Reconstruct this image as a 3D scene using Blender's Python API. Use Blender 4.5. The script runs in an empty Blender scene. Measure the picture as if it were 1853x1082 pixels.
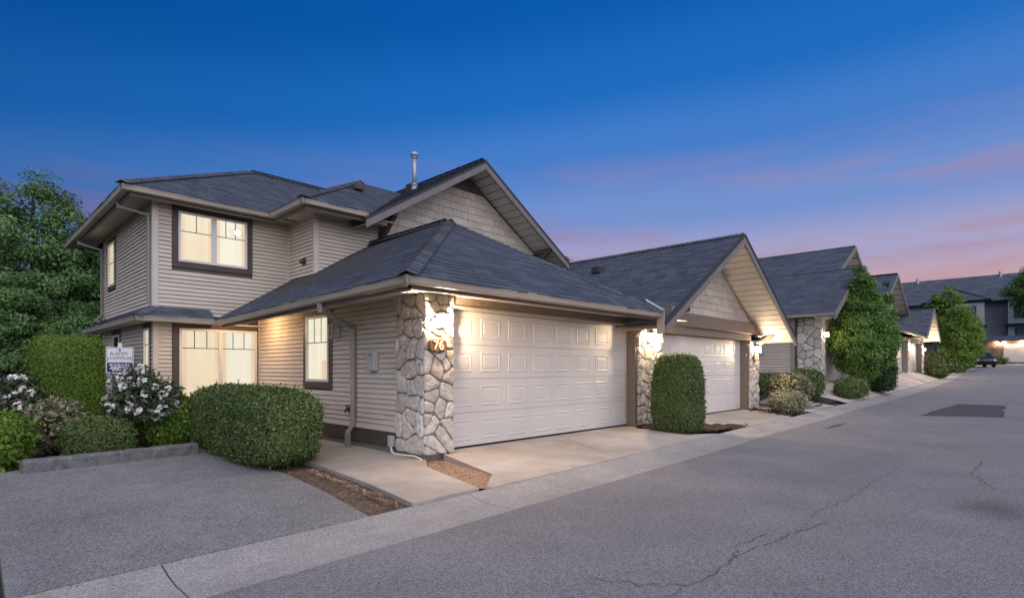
import bpy, bmesh, math, random
import numpy as np
from mathutils import Vector, Matrix
R = math.radians
random.seed(7); rng = np.random.default_rng(7)
scene = bpy.context.scene
COL = scene.collection

# ------------------------------------------------------------------ camera
cam = bpy.data.cameras.new('camera'); camo = bpy.data.objects.new('camera', cam); COL.objects.link(camo)
cam.sensor_width = 36; cam.lens = 985 / 1853 * 36; cam.shift_y = 125 / 1853
cam.clip_end = 3000; cam.clip_start = .05
camo.location = (0, 0, 1.28); camo.rotation_euler = (R(90), 0, R(-46))
scene.camera = camo
# ------------------------------------------------------------------ sky
W = bpy.data.worlds.new('World'); scene.world = W; W.use_nodes = True
def sky():
    nt = W.node_tree; nt.nodes.clear(); N = nt.nodes.new; L = nt.links.new
    def math_(op, a, b=None, c=None):
        n = N('ShaderNodeMath'); n.operation = op
        for i, v in enumerate((a, b, c)):
            if v is None: continue
            if isinstance(v, (int, float)): n.inputs[i].default_value = v
            else: L(v, n.inputs[i])
        return n.outputs[0]
    tc = N('ShaderNodeTexCoord'); sp = N('ShaderNodeSeparateXYZ'); L(tc.outputs['Generated'], sp.inputs[0])
    z = sp.outputs[2]
    sunset = math_('ADD', math_('MULTIPLY', sp.outputs[0], .97), math_('MULTIPLY', sp.outputs[1], .05))   # afterglow lies along the street
    elev = math_('SUBTRACT', z, math_('MULTIPLY', math_('SUBTRACT', math_('MINIMUM', sunset, .78), .75), .17))
    rp = N('ShaderNodeValToRGB'); L(elev, rp.inputs[0]); cr = rp.color_ramp; cr.interpolation = 'EASE'
    stops = [(0.0, (.62, .27, .20)), (.07, (.66, .34, .28)), (.12, (.54, .36, .42)), (.18, (.38, .36, .57)), (.26, (.17, .28, .61)), (.37, (.055, .20, .58)), (.46, (.010, .145, .52)), (.58, (.001, .10, .42)), (1.0, (.001, .07, .33))]
    while len(cr.elements) < len(stops): cr.elements.new(.5)
    for e, (p, c) in zip(cr.elements, stops): e.position = p; e.color = (*c, 1)
    # thin mauve cloud streaks
    mp = N('ShaderNodeMapping'); mp.inputs['Scale'].default_value = (1.1, 1.5, 10.0); mp.inputs['Location'].default_value = (.3, .2, 0); L(tc.outputs['Generated'], mp.inputs[0])
    nz = N('ShaderNodeTexNoise'); nz.inputs['Scale'].default_value = 1.9; nz.inputs['Detail'].default_value = 10; nz.inputs['Distortion'].default_value = .35; nz.inputs['Roughness'].default_value = .55; L(mp.outputs[0], nz.inputs['Vector'])
    cm = N('ShaderNodeMapRange'); cm.inputs[1].default_value = .45; cm.inputs[2].default_value = .70; cm.inputs[4].default_value = .62; cm.interpolation_type = 'SMOOTHSTEP'; L(nz.outputs[0], cm.inputs[0])
    lo = N('ShaderNodeMapRange'); lo.inputs[1].default_value = .40; lo.inputs[2].default_value = .20; lo.interpolation_type = 'SMOOTHSTEP'; L(z, lo.inputs[0])
    fac = math_('MULTIPLY', cm.outputs[0], lo.outputs[0])
    ccol = N('ShaderNodeMix'); ccol.data_type = 'RGBA'
    ccol.inputs[6].default_value = (.10, .085, .22, 1); ccol.inputs[7].default_value = (.42, .23, .32, 1)
    cg = N('ShaderNodeMapRange'); cg.inputs[1].default_value = -.1; cg.inputs[2].default_value = .9; L(sunset, cg.inputs[0]); L(cg.outputs[0], ccol.inputs[0])
    dm = N('ShaderNodeMapRange'); dm.inputs[1].default_value = -.2; dm.inputs[2].default_value = .65; dm.inputs[3].default_value = .62; dm.inputs[4].default_value = 1.0; L(sunset, dm.inputs[0])   # the sky dims away from the afterglow
    dv = N('ShaderNodeVectorMath'); dv.operation = 'SCALE'; L(rp.outputs[0], dv.inputs[0]); L(dm.outputs[0], dv.inputs[3])
    mx = N('ShaderNodeMix'); mx.data_type = 'RGBA'; L(fac, mx.inputs[0]); L(dv.outputs[0], mx.inputs[6]); L(ccol.outputs[2], mx.inputs[7])
    ns = N('ShaderNodeTexSky'); ns.sky_type = 'NISHITA'; ns.sun_disc = False; ns.sun_elevation = R(-2); ns.sun_rotation = R(90)
    b1 = N('ShaderNodeBackground'); L(mx.outputs[2], b1.inputs[0]); b1.inputs[1].default_value = .86
    b2 = N('ShaderNodeBackground'); L(ns.outputs[0], b2.inputs[0]); b2.inputs[1].default_value = .015
    ad = N('ShaderNodeAddShader'); L(b1.outputs[0], ad.inputs[0]); L(b2.outputs[0], ad.inputs[1])
    out = N('ShaderNodeOutputWorld'); L(ad.outputs[0], out.inputs[0])
sky()
# soft, broad fill lamp added behind the camera, the sky alone being too dim
sl = bpy.data.lights.new('fill_sun', 'SUN'); slo = bpy.data.objects.new('fill_sun', sl); COL.objects.link(slo)
sl.energy = 2.95; sl.angle = R(110); sl.color = (.98, .93, .95)
slo.rotation_euler = Vector((.42, .85, -.72)).to_track_quat('-Z', 'Y').to_euler()
vs = scene.view_settings; vs.view_transform = 'Standard'; vs.look = 'None'; vs.exposure = 0.22; vs.gamma = 1.0; vs.use_curve_mapping = False
scene.cycles.use_denoising = True
scene.cycles.max_bounces = 5; scene.cycles.transparent_max_bounces = 12
scene.cycles.sample_clamp_indirect = 4

# ------------------------------------------------------------------ materials
MATS = {}
def mat(name, col, rough=.8, var=.12, scale=6, bump=0, bscale=60, spec=.3, metal=0, rnd=0, attr=None, col2=None, speck=0, speckscale=180, detail=6, stretch=None, stain=0):
    m = bpy.data.materials.new(name); MATS[name] = m; m.use_nodes = True; nt = m.node_tree; N = nt.nodes.new; L = nt.links.new
    b = nt.nodes['Principled BSDF']; b.inputs['Roughness'].default_value = rough; b.inputs['Metallic'].default_value = metal
    b.inputs['Specular IOR Level'].default_value = spec
    ge = N('ShaderNodeNewGeometry'); pos = ge.outputs['Position']
    if stretch:
        mp = N('ShaderNodeMapping'); mp.inputs['Scale'].default_value = stretch; L(pos, mp.inputs[0]); pos = mp.outputs[0]
    def noise(s, d=detail):
        n = N('ShaderNodeTexNoise'); n.inputs['Scale'].default_value = s; n.inputs['Detail'].default_value = d; L(pos, n.inputs['Vector']); return n.outputs[0]
    def mixc(f, a, bb, mode='MIX'):
        x = N('ShaderNodeMix'); x.data_type = 'RGBA'; x.blend_type = mode
        for k, v in ((0, f), (6, a), (7, bb)):
            if isinstance(v, (int, float)): x.inputs[k].default_value = v
            elif isinstance(v, tuple): x.inputs[k].default_value = (*v, 1)
            else: L(v, x.inputs[k])
        return x.outputs[2]
    def rng_(v, a, bb, c, d):
        n = N('ShaderNodeMapRange'); L(v, n.inputs[0])
        for k, q in zip((1, 2, 3, 4), (a, bb, c, d)): n.inputs[k].default_value = q
        return n.outputs[0]
    base = tuple(col)
    c = base
    if col2 is not None:
        if attr:
            a = N('ShaderNodeAttribute'); a.attribute_name = attr; f = a.outputs['Fac']
        elif rnd:
            a = N('ShaderNodeObjectInfo'); f = a.outputs['Random']
        else: f = rng_(noise(scale * .4), .35, .65, 0, 1)
        c = mixc(f, base, tuple(col2))
    v = rng_(noise(scale), .25, .75, 1 - var, 1 + var)
    vv = N('ShaderNodeCombineColor'); [L(v, vv.inputs[k]) for k in range(3)]
    c = mixc(1.0, c, vv.outputs[0], 'MULTIPLY')
    if rnd and col2 is None:
        a = N('ShaderNodeObjectInfo'); r = rng_(a.outputs['Random'], 0, 1, 1 - rnd, 1 + rnd); rr = N('ShaderNodeCombineColor'); [L(r, rr.inputs[k]) for k in range(3)]
        c = mixc(1.0, c, rr.outputs[0], 'MULTIPLY')
    if stain:
        s = rng_(noise(.45, 4), .35, .7, 1 + stain * .3, 1 - stain); ss = N('ShaderNodeCombineColor'); [L(s, ss.inputs[k]) for k in range(3)]
        c = mixc(1.0, c, ss.outputs[0], 'MULTIPLY')
    if speck:
        n1 = N('ShaderNodeTexVoronoi'); n1.inputs['Scale'].default_value = speckscale; L(ge.outputs['Position'], n1.inputs['Vector'])
        s = N('ShaderNodeSeparateColor'); L(n1.outputs['Color'], s.inputs[0]); q = rng_(s.outputs[0], 0, 1, 1 - speck, 1 + speck); qq = N('ShaderNodeCombineColor'); [L(q, qq.inputs[k]) for k in range(3)]
        c = mixc(1.0, c, qq.outputs[0], 'MULTIPLY')
    L(c, b.inputs['Base Color']) if not isinstance(c, tuple) else None
    if bump:
        bn = N('ShaderNodeBump'); bn.inputs['Strength'].default_value = bump; bn.inputs['Distance'].default_value = .02; L(noise(bscale, 5), bn.inputs['Height']); L(bn.outputs[0], b.inputs['Normal'])
    return m
def emis(name, col, strength, var=.08, scale=1.5):
    m = bpy.data.materials.new(name); MATS[name] = m; m.use_nodes = True; nt = m.node_tree; nt.nodes.clear(); N = nt.nodes.new; L = nt.links.new
    e = N('ShaderNodeEmission'); e.inputs[1].default_value = strength
    n = N('ShaderNodeTexNoise'); n.inputs['Scale'].default_value = scale; n.inputs['Detail'].default_value = 4; ge = N('ShaderNodeNewGeometry'); mp = N('ShaderNodeMapping'); mp.inputs['Scale'].default_value = (5, 5, .7); L(ge.outputs['Position'], mp.inputs[0]); L(mp.outputs[0], n.inputs['Vector'])
    mx = N('ShaderNodeMix'); mx.data_type = 'RGBA'; mx.inputs[6].default_value = (*[c * (1 - var) for c in col], 1); mx.inputs[7].default_value = (*[min(1, c * (1 + var)) for c in col], 1)
    L(n.outputs[0], mx.inputs[0]); L(mx.outputs[2], e.inputs[0]); o = N('ShaderNodeOutputMaterial'); L(e.outputs[0], o.inputs[0]); return m
def leafmat(name, dark, light, trans=.22, rough=.55):
    m = bpy.data.materials.new(name); MATS[name] = m; m.use_nodes = True; nt = m.node_tree; N = nt.nodes.new; L = nt.links.new
    b = nt.nodes['Principled BSDF']; b.inputs['Roughness'].default_value = rough; b.inputs['Specular IOR Level'].default_value = .3
    a = N('ShaderNodeAttribute'); a.attribute_name = 'tint'
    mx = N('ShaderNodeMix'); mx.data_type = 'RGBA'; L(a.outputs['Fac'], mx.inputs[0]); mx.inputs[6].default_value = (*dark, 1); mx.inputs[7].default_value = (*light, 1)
    L(mx.outputs[2], b.inputs['Base Color']); t = N('ShaderNodeBsdfTranslucent'); L(mx.outputs[2], t.inputs[0])
    s = N('ShaderNodeMixShader'); s.inputs[0].default_value = trans; o = nt.nodes['Material Output']; L(b.outputs[0], s.inputs[1]); L(t.outputs[0], s.inputs[2]); L(s.outputs[0], o.inputs[0]); return m
def glassmat(name, tint=(.9, .93, .95)):
    m = bpy.data.materials.new(name); MATS[name] = m; m.use_nodes = True; nt = m.node_tree; nt.nodes.clear(); N = nt.nodes.new; L = nt.links.new
    t = N('ShaderNodeBsdfTransparent'); t.inputs[0].default_value = (*tint, 1); g = N('ShaderNodeBsdfGlossy'); g.inputs['Roughness'].default_value = .03
    lw = N('ShaderNodeLayerWeight'); lw.inputs[0].default_value = .5; pw = N('ShaderNodeMath'); pw.operation = 'POWER'; L(lw.outputs['Facing'], pw.inputs[0]); pw.inputs[1].default_value = 5; f = N('ShaderNodeMath'); f.operation = 'MULTIPLY_ADD'; L(pw.outputs[0], f.inputs[0]); f.inputs[1].default_value = .35; f.inputs[2].default_value = .045; s = N('ShaderNodeMixShader'); L(f.outputs[0], s.inputs[0]); L(t.outputs[0], s.inputs[1]); L(g.outputs[0], s.inputs[2])
    o = N('ShaderNodeOutputMaterial'); L(s.outputs[0], o.inputs[0]); return m
mat('siding', (.60, .53, .435), .65, .08, 3, .06, 90, rnd=.05, stretch=(1, 1, 6), stain=.10)
mat('siding_trim', (.60, .54, .46), .6, .06, 4)
mat('wallcore', (.13, .118, .10), .9, .1)  # kept dark so the slots between siding boards read as lap shadow
mat('taupe', (.085, .068, .055), .6, .14, 5, .05, 80)
mat('beam', (.20, .155, .12), .6, .12, 4, .06, 70, stretch=(1, 1, 5))
mat('gutter', (.39, .335, .27), .45, .08, 3, spec=.4, stain=.15)
mat('downspout', (.26, .24, .22), .5, .07, 4)
mat('soffit', (.58, .53, .46), .7, .06, 4)
mat('rake', (.19, .178, .168), .6, .1, 4, .04, 80)
mat('shingle', (.066, .079, .102), .9, .12, 2.5, .4, 240, attr='tint', col2=(.104, .121, .150), speck=.3, speckscale=420)
mat('roofdeck', (.05, .05, .055), .9, .1)
mat('hipcap', (.095, .106, .125), .9, .2, 7, .35, 240, rnd=.28, speck=.3, speckscale=420)
mat('wallshingle', (.54, .475, .395), .8, .16, 5, .15, 60, rnd=.12, stretch=(6, 6, 1))
mat('stone', (.46, .41, .35), .9, .34, 13, .9, 30, rnd=1, col2=(.66, .625, .56), detail=9)
mat('mortar', (.23, .20, .17), .95, .2, 30, .3, 120)
mat('doorwhite', (.62, .59, .55), .5, .06, 1.4, .03, 150, spec=.35)
mat('whiteframe', (.70, .68, .64), .45, .04, 4)
mat('foundation', (.17, .16, .155), .95, .2, 6, .3, 60, stain=.2)
mat('concrete', (.44, .39, .34), .9, .16, 2.2, .25, 200, speck=.2, speckscale=200, stain=.32)
mat('aggregate', (.228, .224, .222), .9, .12, 3, .35, 220, speck=.55, speckscale=110, stain=.22)
mat('gutterconc', (.335, .318, .30), .9, .12, 3, .3, 220, speck=.36, speckscale=130, stain=.15)
mat('asphalt', (.225, .216, .216), .92, .09, 1.3, .4, 260, speck=.46, speckscale=120, stain=.12)
mat('asphaltpatch', (.075, .073, .075), .85, .2, 4, .3, 200, speck=.4, speckscale=130)
mat('crack', (.045, .043, .042), 1, .2)
mat('soil', (.115, .085, .062), 1, .4, 9, .8, 40, speck=.5, speckscale=50)
mat('sandysoil', (.31, .205, .135), 1, .32, 10, .8, 45, speck=.45, speckscale=70)
mat('mulch', (.05, .033, .026), 1, .45, 14, .8, 50, speck=.6, speckscale=45)
mat('grassground', (.035, .05, .022), 1, .4, 3, .5, 30)
mat('oldconcrete', (.15, .15, .152), .95, .35, 9, .7, 35, speck=.3, speckscale=120)
mat('bark', (.07, .055, .042), .95, .3, 12, .6, 40)
mat('lampmetal', (.03, .026, .023), .5, .1, spec=.5)
mat('plaque', (.15, .085, .05), .75, .3, 16, .4, 50)
mat('cream', (.72, .66, .55), .7, .06)
mat('boxgrey', (.42, .42, .42), .5, .05)
mat('galv', (.40, .42, .45), .4, .08, metal=.4)
mat('signwhite', (.70, .70, .72), .5, .03)
mat('signblue', (.012, .02, .10), .5, .05)
mat('inkgrey', (.12, .12, .13), .6, .05)
mat('darkroom', (.01, .01, .01), .9, .05)
mat('carpaint', (.012, .014, .02), .25, .05, spec=.6)
mat('carglass', (.02, .022, .028), .1, .02, spec=.7)
mat('rubber', (.012, .012, .012), .9, .1)
mat('chrome', (.5, .5, .5), .25, .02, metal=1)
mat('brownbrick', (.22, .15, .115), .9, .3, 9, .4, 40, rnd=.3)
mat('farwall', (.17, .18, .20), .8, .12, 4)
mat('farwhite', (.55, .55, .56), .6, .06)
mat('farglass', (.10, .14, .19), .15, .05, spec=.6)
mat('petal', (.74, .72, .68), .6, .12, 12, rnd=.10)
mat('petalviolet', (.60, .55, .68), .6, .12, 12, rnd=.08)
leafmat('boxleaf', (0.06, 0.1, 0.028), (0.19, 0.25, 0.085))
leafmat('hedgegreen', (0.055, 0.13, 0.014), (0.23, 0.36, 0.05))
leafmat('cedar', (.065, .135, .018), (.24, .36, .055))
leafmat('rhodoleaf', (0.04, 0.065, 0.035), (0.14, 0.175, 0.09))
leafmat('varieg', (.10, .11, .05), (.50, .47, .30))
leafmat('treeleaf', (0.055, 0.125, 0.035), (0.23, 0.37, 0.12))
leafmat('darkleaf', (0.02, 0.045, 0.016), (0.09, 0.15, 0.05))
leafmat('limeleaf', (0.09, 0.17, 0.02), (0.3, 0.44, 0.08))
leafmat('mapleleaf', (0.06, 0.14, 0.028), (0.23, 0.37, 0.085))
leafmat('litterleaf', (.10, .06, .03), (.34, .24, .13))
emis('warmlit', (.98, .72, .50), 0.95, .20, 1.0)
emis('palelit', (.98, .82, .64), 0.95, .14, .9)
emis('curtainglow', (.95, .66, .43), .90, .16, 1.6)
emis('lampglow', (1.0, .90, .72), 2.4, 0)
_nt = MATS['lampglow'].node_tree; _e = [n for n in _nt.nodes if n.type == 'EMISSION'][0]; _o = [n for n in _nt.nodes if n.type == 'OUTPUT_MATERIAL'][0]; _t = _nt.nodes.new('ShaderNodeBsdfTransparent'); _a = _nt.nodes.new('ShaderNodeAddShader'); _nt.links.new(_e.outputs[0], _a.inputs[0]); _nt.links.new(_t.outputs[0], _a.inputs[1]); _nt.links.new(_a.outputs[0], _o.inputs[0])
emis('farlit', (1.0, .62, .30), 1.0, .1)
def lampdim():
    m = bpy.data.materials.new('lampdim'); MATS['lampdim'] = m; m.use_nodes = True; nt = m.node_tree; nt.nodes.clear(); t = nt.nodes.new('ShaderNodeBsdfTransparent'); t.inputs[0].default_value = (.45, .42, .38, 1); o = nt.nodes.new('ShaderNodeOutputMaterial'); nt.links.new(t.outputs[0], o.inputs[0])  # plain see-through tint, added to cut the lamp light passing downward
lampdim()
glassmat('glass'); glassmat('lampglass', (1, .97, .9))

# ------------------------------------------------------------------ mesh helpers
def mesh(name, V, F, m, parent=None, smooth=False, tint=None):
    me = bpy.data.meshes.new(name); me.from_pydata([tuple(v) for v in V], [], [tuple(f) for f in F]); me.update()
    me.materials.append(MATS[m] if isinstance(m, str) else m)
    if smooth: me.shade_smooth()
    if tint is not None:
        a = me.attributes.new('tint', 'FLOAT', 'POINT'); a.data.foreach_set('value', np.asarray(tint, np.float32))
    return link(name, me, parent)
def link(name, me, parent=None, loc=None):
    o = bpy.data.objects.new(name, me); COL.objects.link(o)
    if parent is not None: o.parent = parent
    if loc is not None: o.location = loc
    return o
def thing(name, label, cat, group=None, loc=(0, 0, 0)):
    o = bpy.data.objects.new(name, None); COL.objects.link(o); o.location = loc; o.empty_display_size = .2
    return tag(o, label, cat, group)
def tag(o, label, cat, group=None):
    o['label'] = label; o['category'] = cat
    if group: o['group'] = group
    return o
def struct(o): o['kind'] = 'structure'; return o
def stuff(o): o['kind'] = 'stuff'; return o
class MB:
    def __init__(s): s.V = []; s.F = []; s.T = []
    def add(s, V, F):
        k = len(s.V); s.V += [tuple(v) for v in V]; s.F += [tuple(i + k for i in f) for f in F]; return s
    def hexa(s, P):   # 8 points: bottom 4 then top 4
        return s.add(P, [(0, 3, 2, 1), (4, 5, 6, 7), (0, 1, 5, 4), (1, 2, 6, 5), (2, 3, 7, 6), (3, 0, 4, 7)])
    def box(s, x0, x1, y0, y1, z0, z1):
        return s.hexa([(x0, y0, z0), (x1, y0, z0), (x1, y1, z0), (x0, y1, z0), (x0, y0, z1), (x1, y0, z1), (x1, y1, z1), (x0, y1, z1)])
    def mbox(s, M, u0, u1, d0, d1, z0, z1):
        return s.hexa([M(u0, d0, z0), M(u1, d0, z0), M(u1, d1, z0), M(u0, d1, z0), M(u0, d0, z1), M(u1, d0, z1), M(u1, d1, z1), M(u0, d1, z1)])
    def prism(s, P, off):
        n = len(P); off = Vector(off); V = [Vector(p) for p in P] + [Vector(p) + off for p in P]
        return s.add(V, [tuple(range(n))[::-1], tuple(range(n, 2 * n))] + [(i, (i + 1) % n, n + (i + 1) % n, n + i) for i in range(n)])
    def bar(s, a, b, w, h, up=(0, 0, 1)):
        a, b = Vector(a), Vector(b); d = (b - a).normalized(); r = d.cross(Vector(up)).normalized(); u = r.cross(d)
        P = []
        for q in (a, b): P += [q - r * w / 2 - u * h / 2, q + r * w / 2 - u * h / 2, q + r * w / 2 + u * h / 2, q - r * w / 2 + u * h / 2]
        return s.hexa(P)
    def tube(s, path, rad, n=10, caps=True):
        path = [Vector(p) for p in path]; rad = rad if isinstance(rad, (list, tuple)) else [rad] * len(path); k = len(s.V); prev = None
        for i, p in enumerate(path):
            d = (path[min(i + 1, len(path) - 1)] - path[max(i - 1, 0)]).normalized()
            a = prev if prev is not None else (Vector((0, 0, 1)) if abs(d.z) < .9 else Vector((1, 0, 0)))
            x = a - d * a.dot(d); x.normalize(); prev = x; y = d.cross(x)
            for j in range(n):
                t = 2 * math.pi * j / n; s.V.append(tuple(p + (x * math.cos(t) + y * math.sin(t)) * rad[i]))
        for i in range(len(path) - 1):
            for j in range(n): s.F.append((k + i * n + j, k + i * n + (j + 1) % n, k + (i + 1) * n + (j + 1) % n, k + (i + 1) * n + j))
        if caps: s.F.append(tuple(k + j for j in range(n))[::-1]); s.F.append(tuple(k + (len(path) - 1) * n + j for j in range(n)))
        return s
    def sweep(s, path, prof, closed_ends=True):   # level path; prof = (outward, z) points; outward = right-hand side of travel
        path = [Vector(p) for p in path]; k = len(s.V); n = len(prof); m = len(path)
        for i, p in enumerate(path):
            d0 = (path[i] - path[i - 1]) if i else (path[1] - path[0]); d1 = (path[i + 1] - path[i]) if i < m - 1 else d0
            d0 = Vector((d0.x, d0.y, 0)).normalized(); d1 = Vector((d1.x, d1.y, 0)).normalized()
            n0 = Vector((d0.y, -d0.x, 0)); n1 = Vector((d1.y, -d1.x, 0)); b = (n0 + n1); b.normalize(); sc = 1 / max(.3, b.dot(n0))
            for (o, z) in prof: s.V.append(tuple(p + b * o * sc + Vector((0, 0, z))))
        for i in range(m - 1):
            for j in range(n): s.F.append((k + i * n + j, k + i * n + (j + 1) % n, k + (i + 1) * n + (j + 1) % n, k + (i + 1) * n + j))
        s.F.append(tuple(k + j for j in range(n))); s.F.append(tuple(k + (m - 1) * n + j for j in range(n))[::-1]); return s
    def build(s, name, m, parent=None, smooth=False): return mesh(name, s.V, s.F, m, parent, smooth)
def bevel(o, w=.006, seg=1):
    bm = bmesh.new(); bm.from_mesh(o.data); bmesh.ops.recalc_face_normals(bm, faces=bm.faces)
    bmesh.ops.bevel(bm, geom=list(bm.edges), offset=w, segments=seg, affect='EDGES', profile=.5); bm.to_mesh(o.data); bm.free(); return o
def planeY(c): return lambda u, d, z: (u, c - d, z)      # wall facing the street (outward -Y)
def planeX(c): return lambda u, d, z: (c - d, u, z)      # wall facing -X
GUT = [(0, 0), (.105, .0), (.12, .012), (.125, .06), (.135, .085), (.135, .10), (.12, .10), (.115, .07), (.0, .07)]

# ------------------------------------------------------------------ ground heights
def interp(x, T):
    return float(np.interp(x, [t[0] for t in T], [t[1] for t in T]))
def Yk(x): return interp(x, [(-60, 4.2), (0, 4.44), (5, 4.5), (11, 4.68), (20, 4.85), (48, 5.0), (140, 5.2)])
def Zk(x): return interp(x, [(-60, -.3), (0, -.11), (4.4, -.09), (9, -.075), (12, -.045), (16, -.04), (20, .02), (29, .08), (48, .45), (56, .85), (65, 1.2), (94, 1.92), (140, 2.6)])
def Zs(x): return interp(x, [(-60, -.3), (-2, -.1), (4.6, -.07), (5.2, 0), (18.2, 0), (20.5, .2), (24, .68), (38, .95), (52, 1.05), (65, 1.35), (94, 2.0), (140, 2.6)])
def G(x, y):
    k = Yk(x)
    if y <= k: return Zk(x) - .045
    if y < 6.5: return Zk(x) + (Zs(x) - Zk(x)) * (y - k) / (6.5 - k)
    return Zs(x)
def ground_hit(px, py):
    r = (px - 926.5) / 985; u = -(py - 666) / 985; a = R(44); d = (math.sin(a) * r + math.cos(a), -math.cos(a) * r + math.sin(a), u); t = .5
    while t < 200:
        if 1.28 + u * t <= G(d[0] * t, d[1] * t): break
        t += .02
    return Vector((d[0] * t, d[1] * t, G(d[0] * t, d[1] * t)))
def grid(name, xs, ys, zf, m, parent=None, smooth=True):
    V = [(x, y, zf(x, y)) for y in ys for x in xs]; nx = len(xs)
    return mesh(name, V, [(j * nx + i, j * nx + i + 1, (j + 1) * nx + i + 1, (j + 1) * nx + i) for j in range(len(ys) - 1) for i in range(nx - 1)], m, parent, smooth)
fr = np.linspace
xs = list(fr(-900, -60, 6)) + list(fr(-40, 30, 60)) + list(fr(33, 140, 30)) + list(fr(200, 1200, 5))
ys = list(fr(-900, -60, 6)) + list(fr(-40, 3, 12)) + list(fr(3.5, 8, 14)) + list(fr(9, 60, 20)) + list(fr(100, 1200, 6))
struct(grid('ground', xs, ys, lambda x, y: G(max(-60, min(140, x)), y) - (.09 if y > 3.4 else .14), 'grassground'))
# asphalt
xs = list(fr(-30, 0, 16)) + list(fr(.5, 30, 60)) + list(fr(31, 89.5, 60)); ts = list(fr(0, 1, 14))
V = []; 
for t in ts:
    for x in xs:
        y1 = Yk(x) - .70; y0 = -8.5; y = y1 + (y0 - y1) * t
        V.append((x, y, Zk(x) - .05 + .06 * math.sin(min(1, (y1 - y) / 6) * math.pi / 2)))
nx = len(xs)
road = struct(mesh('road', V, [(j * nx + i, (j + 1) * nx + i, (j + 1) * nx + i + 1, j * nx + i + 1) for j in range(len(ts) - 1) for i in range(nx - 1)], 'asphalt', None, True))
def road_z(x, y):
    y1 = Yk(x) - .70; return Zk(x) - .05 + .06 * math.sin(min(1, max(0, (y1 - y) / 6)) * math.pi / 2)
def ribbon(name, pts, w, m, dz, parent, jit=.0):
    V = []; F = []
    for i, (x, y) in enumerate(pts):
        a = Vector(pts[max(0, i - 1)]); b = Vector(pts[min(len(pts) - 1, i + 1)]); d = (b - a).normalized(); n = Vector((-d.y, d.x)); ww = w * random.uniform(.35, 1.3)
        for s in (-1, 1): q = Vector((x, y)) + n * s * ww / 2; V.append((q.x, q.y, road_z(q.x, q.y) + dz))
    for i in range(len(pts) - 1): F.append((2 * i, 2 * i + 1, 2 * i + 3, 2 * i + 2))
    return mesh(name, V, F, m, parent)
def wander(ctrl, step=.05, amp=.025):
    out = []
    for a, b in zip(ctrl, ctrl[1:]):
        a, b = Vector(a), Vector(b); n = max(2, int((b - a).length / step))
        for i in range(n): out.append(tuple(a.lerp(b, i / n) + Vector((random.uniform(-amp, amp), random.uniform(-amp, amp)))))
    return out
for ctrl, w in (([(2.6, 1.62), (3.2, 1.63), (3.6, 1.57), (4.05, 1.6), (4.5, 1.53), (4.95, 1.46), (5.5, 1.36)], .0075), ([(4.95, 1.46), (5.9, 1.52), (6.7, 1.42), (7.8, 1.43), (9.5, 1.35)], .005), ([(4.0, 1.6), (4.3, 1.7), (4.8, 1.62)], .007),
                ([(8.2, .35), (9.2, .62), (10.5, .55)], .008), ([(3.3, 1.62), (3.1, 1.85), (2.95, 2.2)], .006)):
    ribbon('crack', wander(ctrl), w, 'crack', .004, road)
pv = [(18.6, 2.35), (21, 2.2), (24.4, 2.0), (24.3, 1.3), (24.2, .72), (21.6, .72), (19.0, .66), (18.8, 1.5)]
pv = wander(pv + pv[:1], .3, .05); mesh('asphalt_patch', [(x, y, road_z(x, y) + .006) for x, y in pv], [tuple(range(len(pv)))[::-1]], 'asphaltpatch', road)
pv = [(13.5, 3.42), (14.6, 3.5), (15.5, 3.42), (14.5, 3.36)]
mesh('asphalt_patch', [(x, y, road_z(x, y) + .006) for x, y in pv], [tuple(range(len(pv)))[::-1]], 'asphaltpatch', road)
def stain(x, y, rx, ry):
    n = 20; V = [(0, 0, road_z(x, y) + .005)] + [(rx * math.cos(6.2832 * i / n), ry * math.sin(6.2832 * i / n), road_z(x + rx * math.cos(6.2832 * i / n), y + ry * math.sin(6.2832 * i / n)) + .005) for i in range(n)]
    o = mesh('oil_stain', V, [(0, 1 + i, 1 + (i + 1) % n) for i in range(n)], 'oilstain', road); o.location = (x, y, 0); o.rotation_euler = (0, 0, 0)
def stainmat():
    m = bpy.data.materials.new('oilstain'); MATS['oilstain'] = m; m.use_nodes = True; nt = m.node_tree; nt.nodes.clear(); N = nt.nodes.new; L = nt.links.new
    tc = N('ShaderNodeTexCoord'); ln = N('ShaderNodeVectorMath'); ln.operation = 'LENGTH'; sep = N('ShaderNodeVectorMath'); sep.operation = 'MULTIPLY'; sep.inputs[1].default_value = (1, 1.6, 0); L(tc.outputs['Object'], sep.inputs[0]); L(sep.outputs[0], ln.inputs[0])
    nz = N('ShaderNodeTexNoise'); nz.inputs['Scale'].default_value = 2.2; nz.inputs['Detail'].default_value = 6; L(tc.outputs['Object'], nz.inputs['Vector'])
    a = N('ShaderNodeMath'); a.operation = 'MULTIPLY_ADD'; L(nz.outputs[0], a.inputs[0]); a.inputs[1].default_value = .9; L(ln.outputs['Value'], a.inputs[2]); mr = N('ShaderNodeMapRange'); mr.interpolation_type = 'SMOOTHSTEP'; mr.inputs[1].default_value = 1.25; mr.inputs[2].default_value = .35; mr.inputs[4].default_value = .26; L(a.outputs[0], mr.inputs[0])
    d = N('ShaderNodeBsdfDiffuse'); d.inputs[0].default_value = (.045, .042, .042, 1); t = N('ShaderNodeBsdfTransparent'); s_ = N('ShaderNodeMixShader'); L(mr.outputs[0], s_.inputs[0]); L(t.outputs[0], s_.inputs[1]); L(d.outputs[0], s_.inputs[2]); o = N('ShaderNodeOutputMaterial'); L(s_.outputs[0], o.inputs[0])
stainmat(); stain(7.0, .25, 1.3, .8); 
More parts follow.
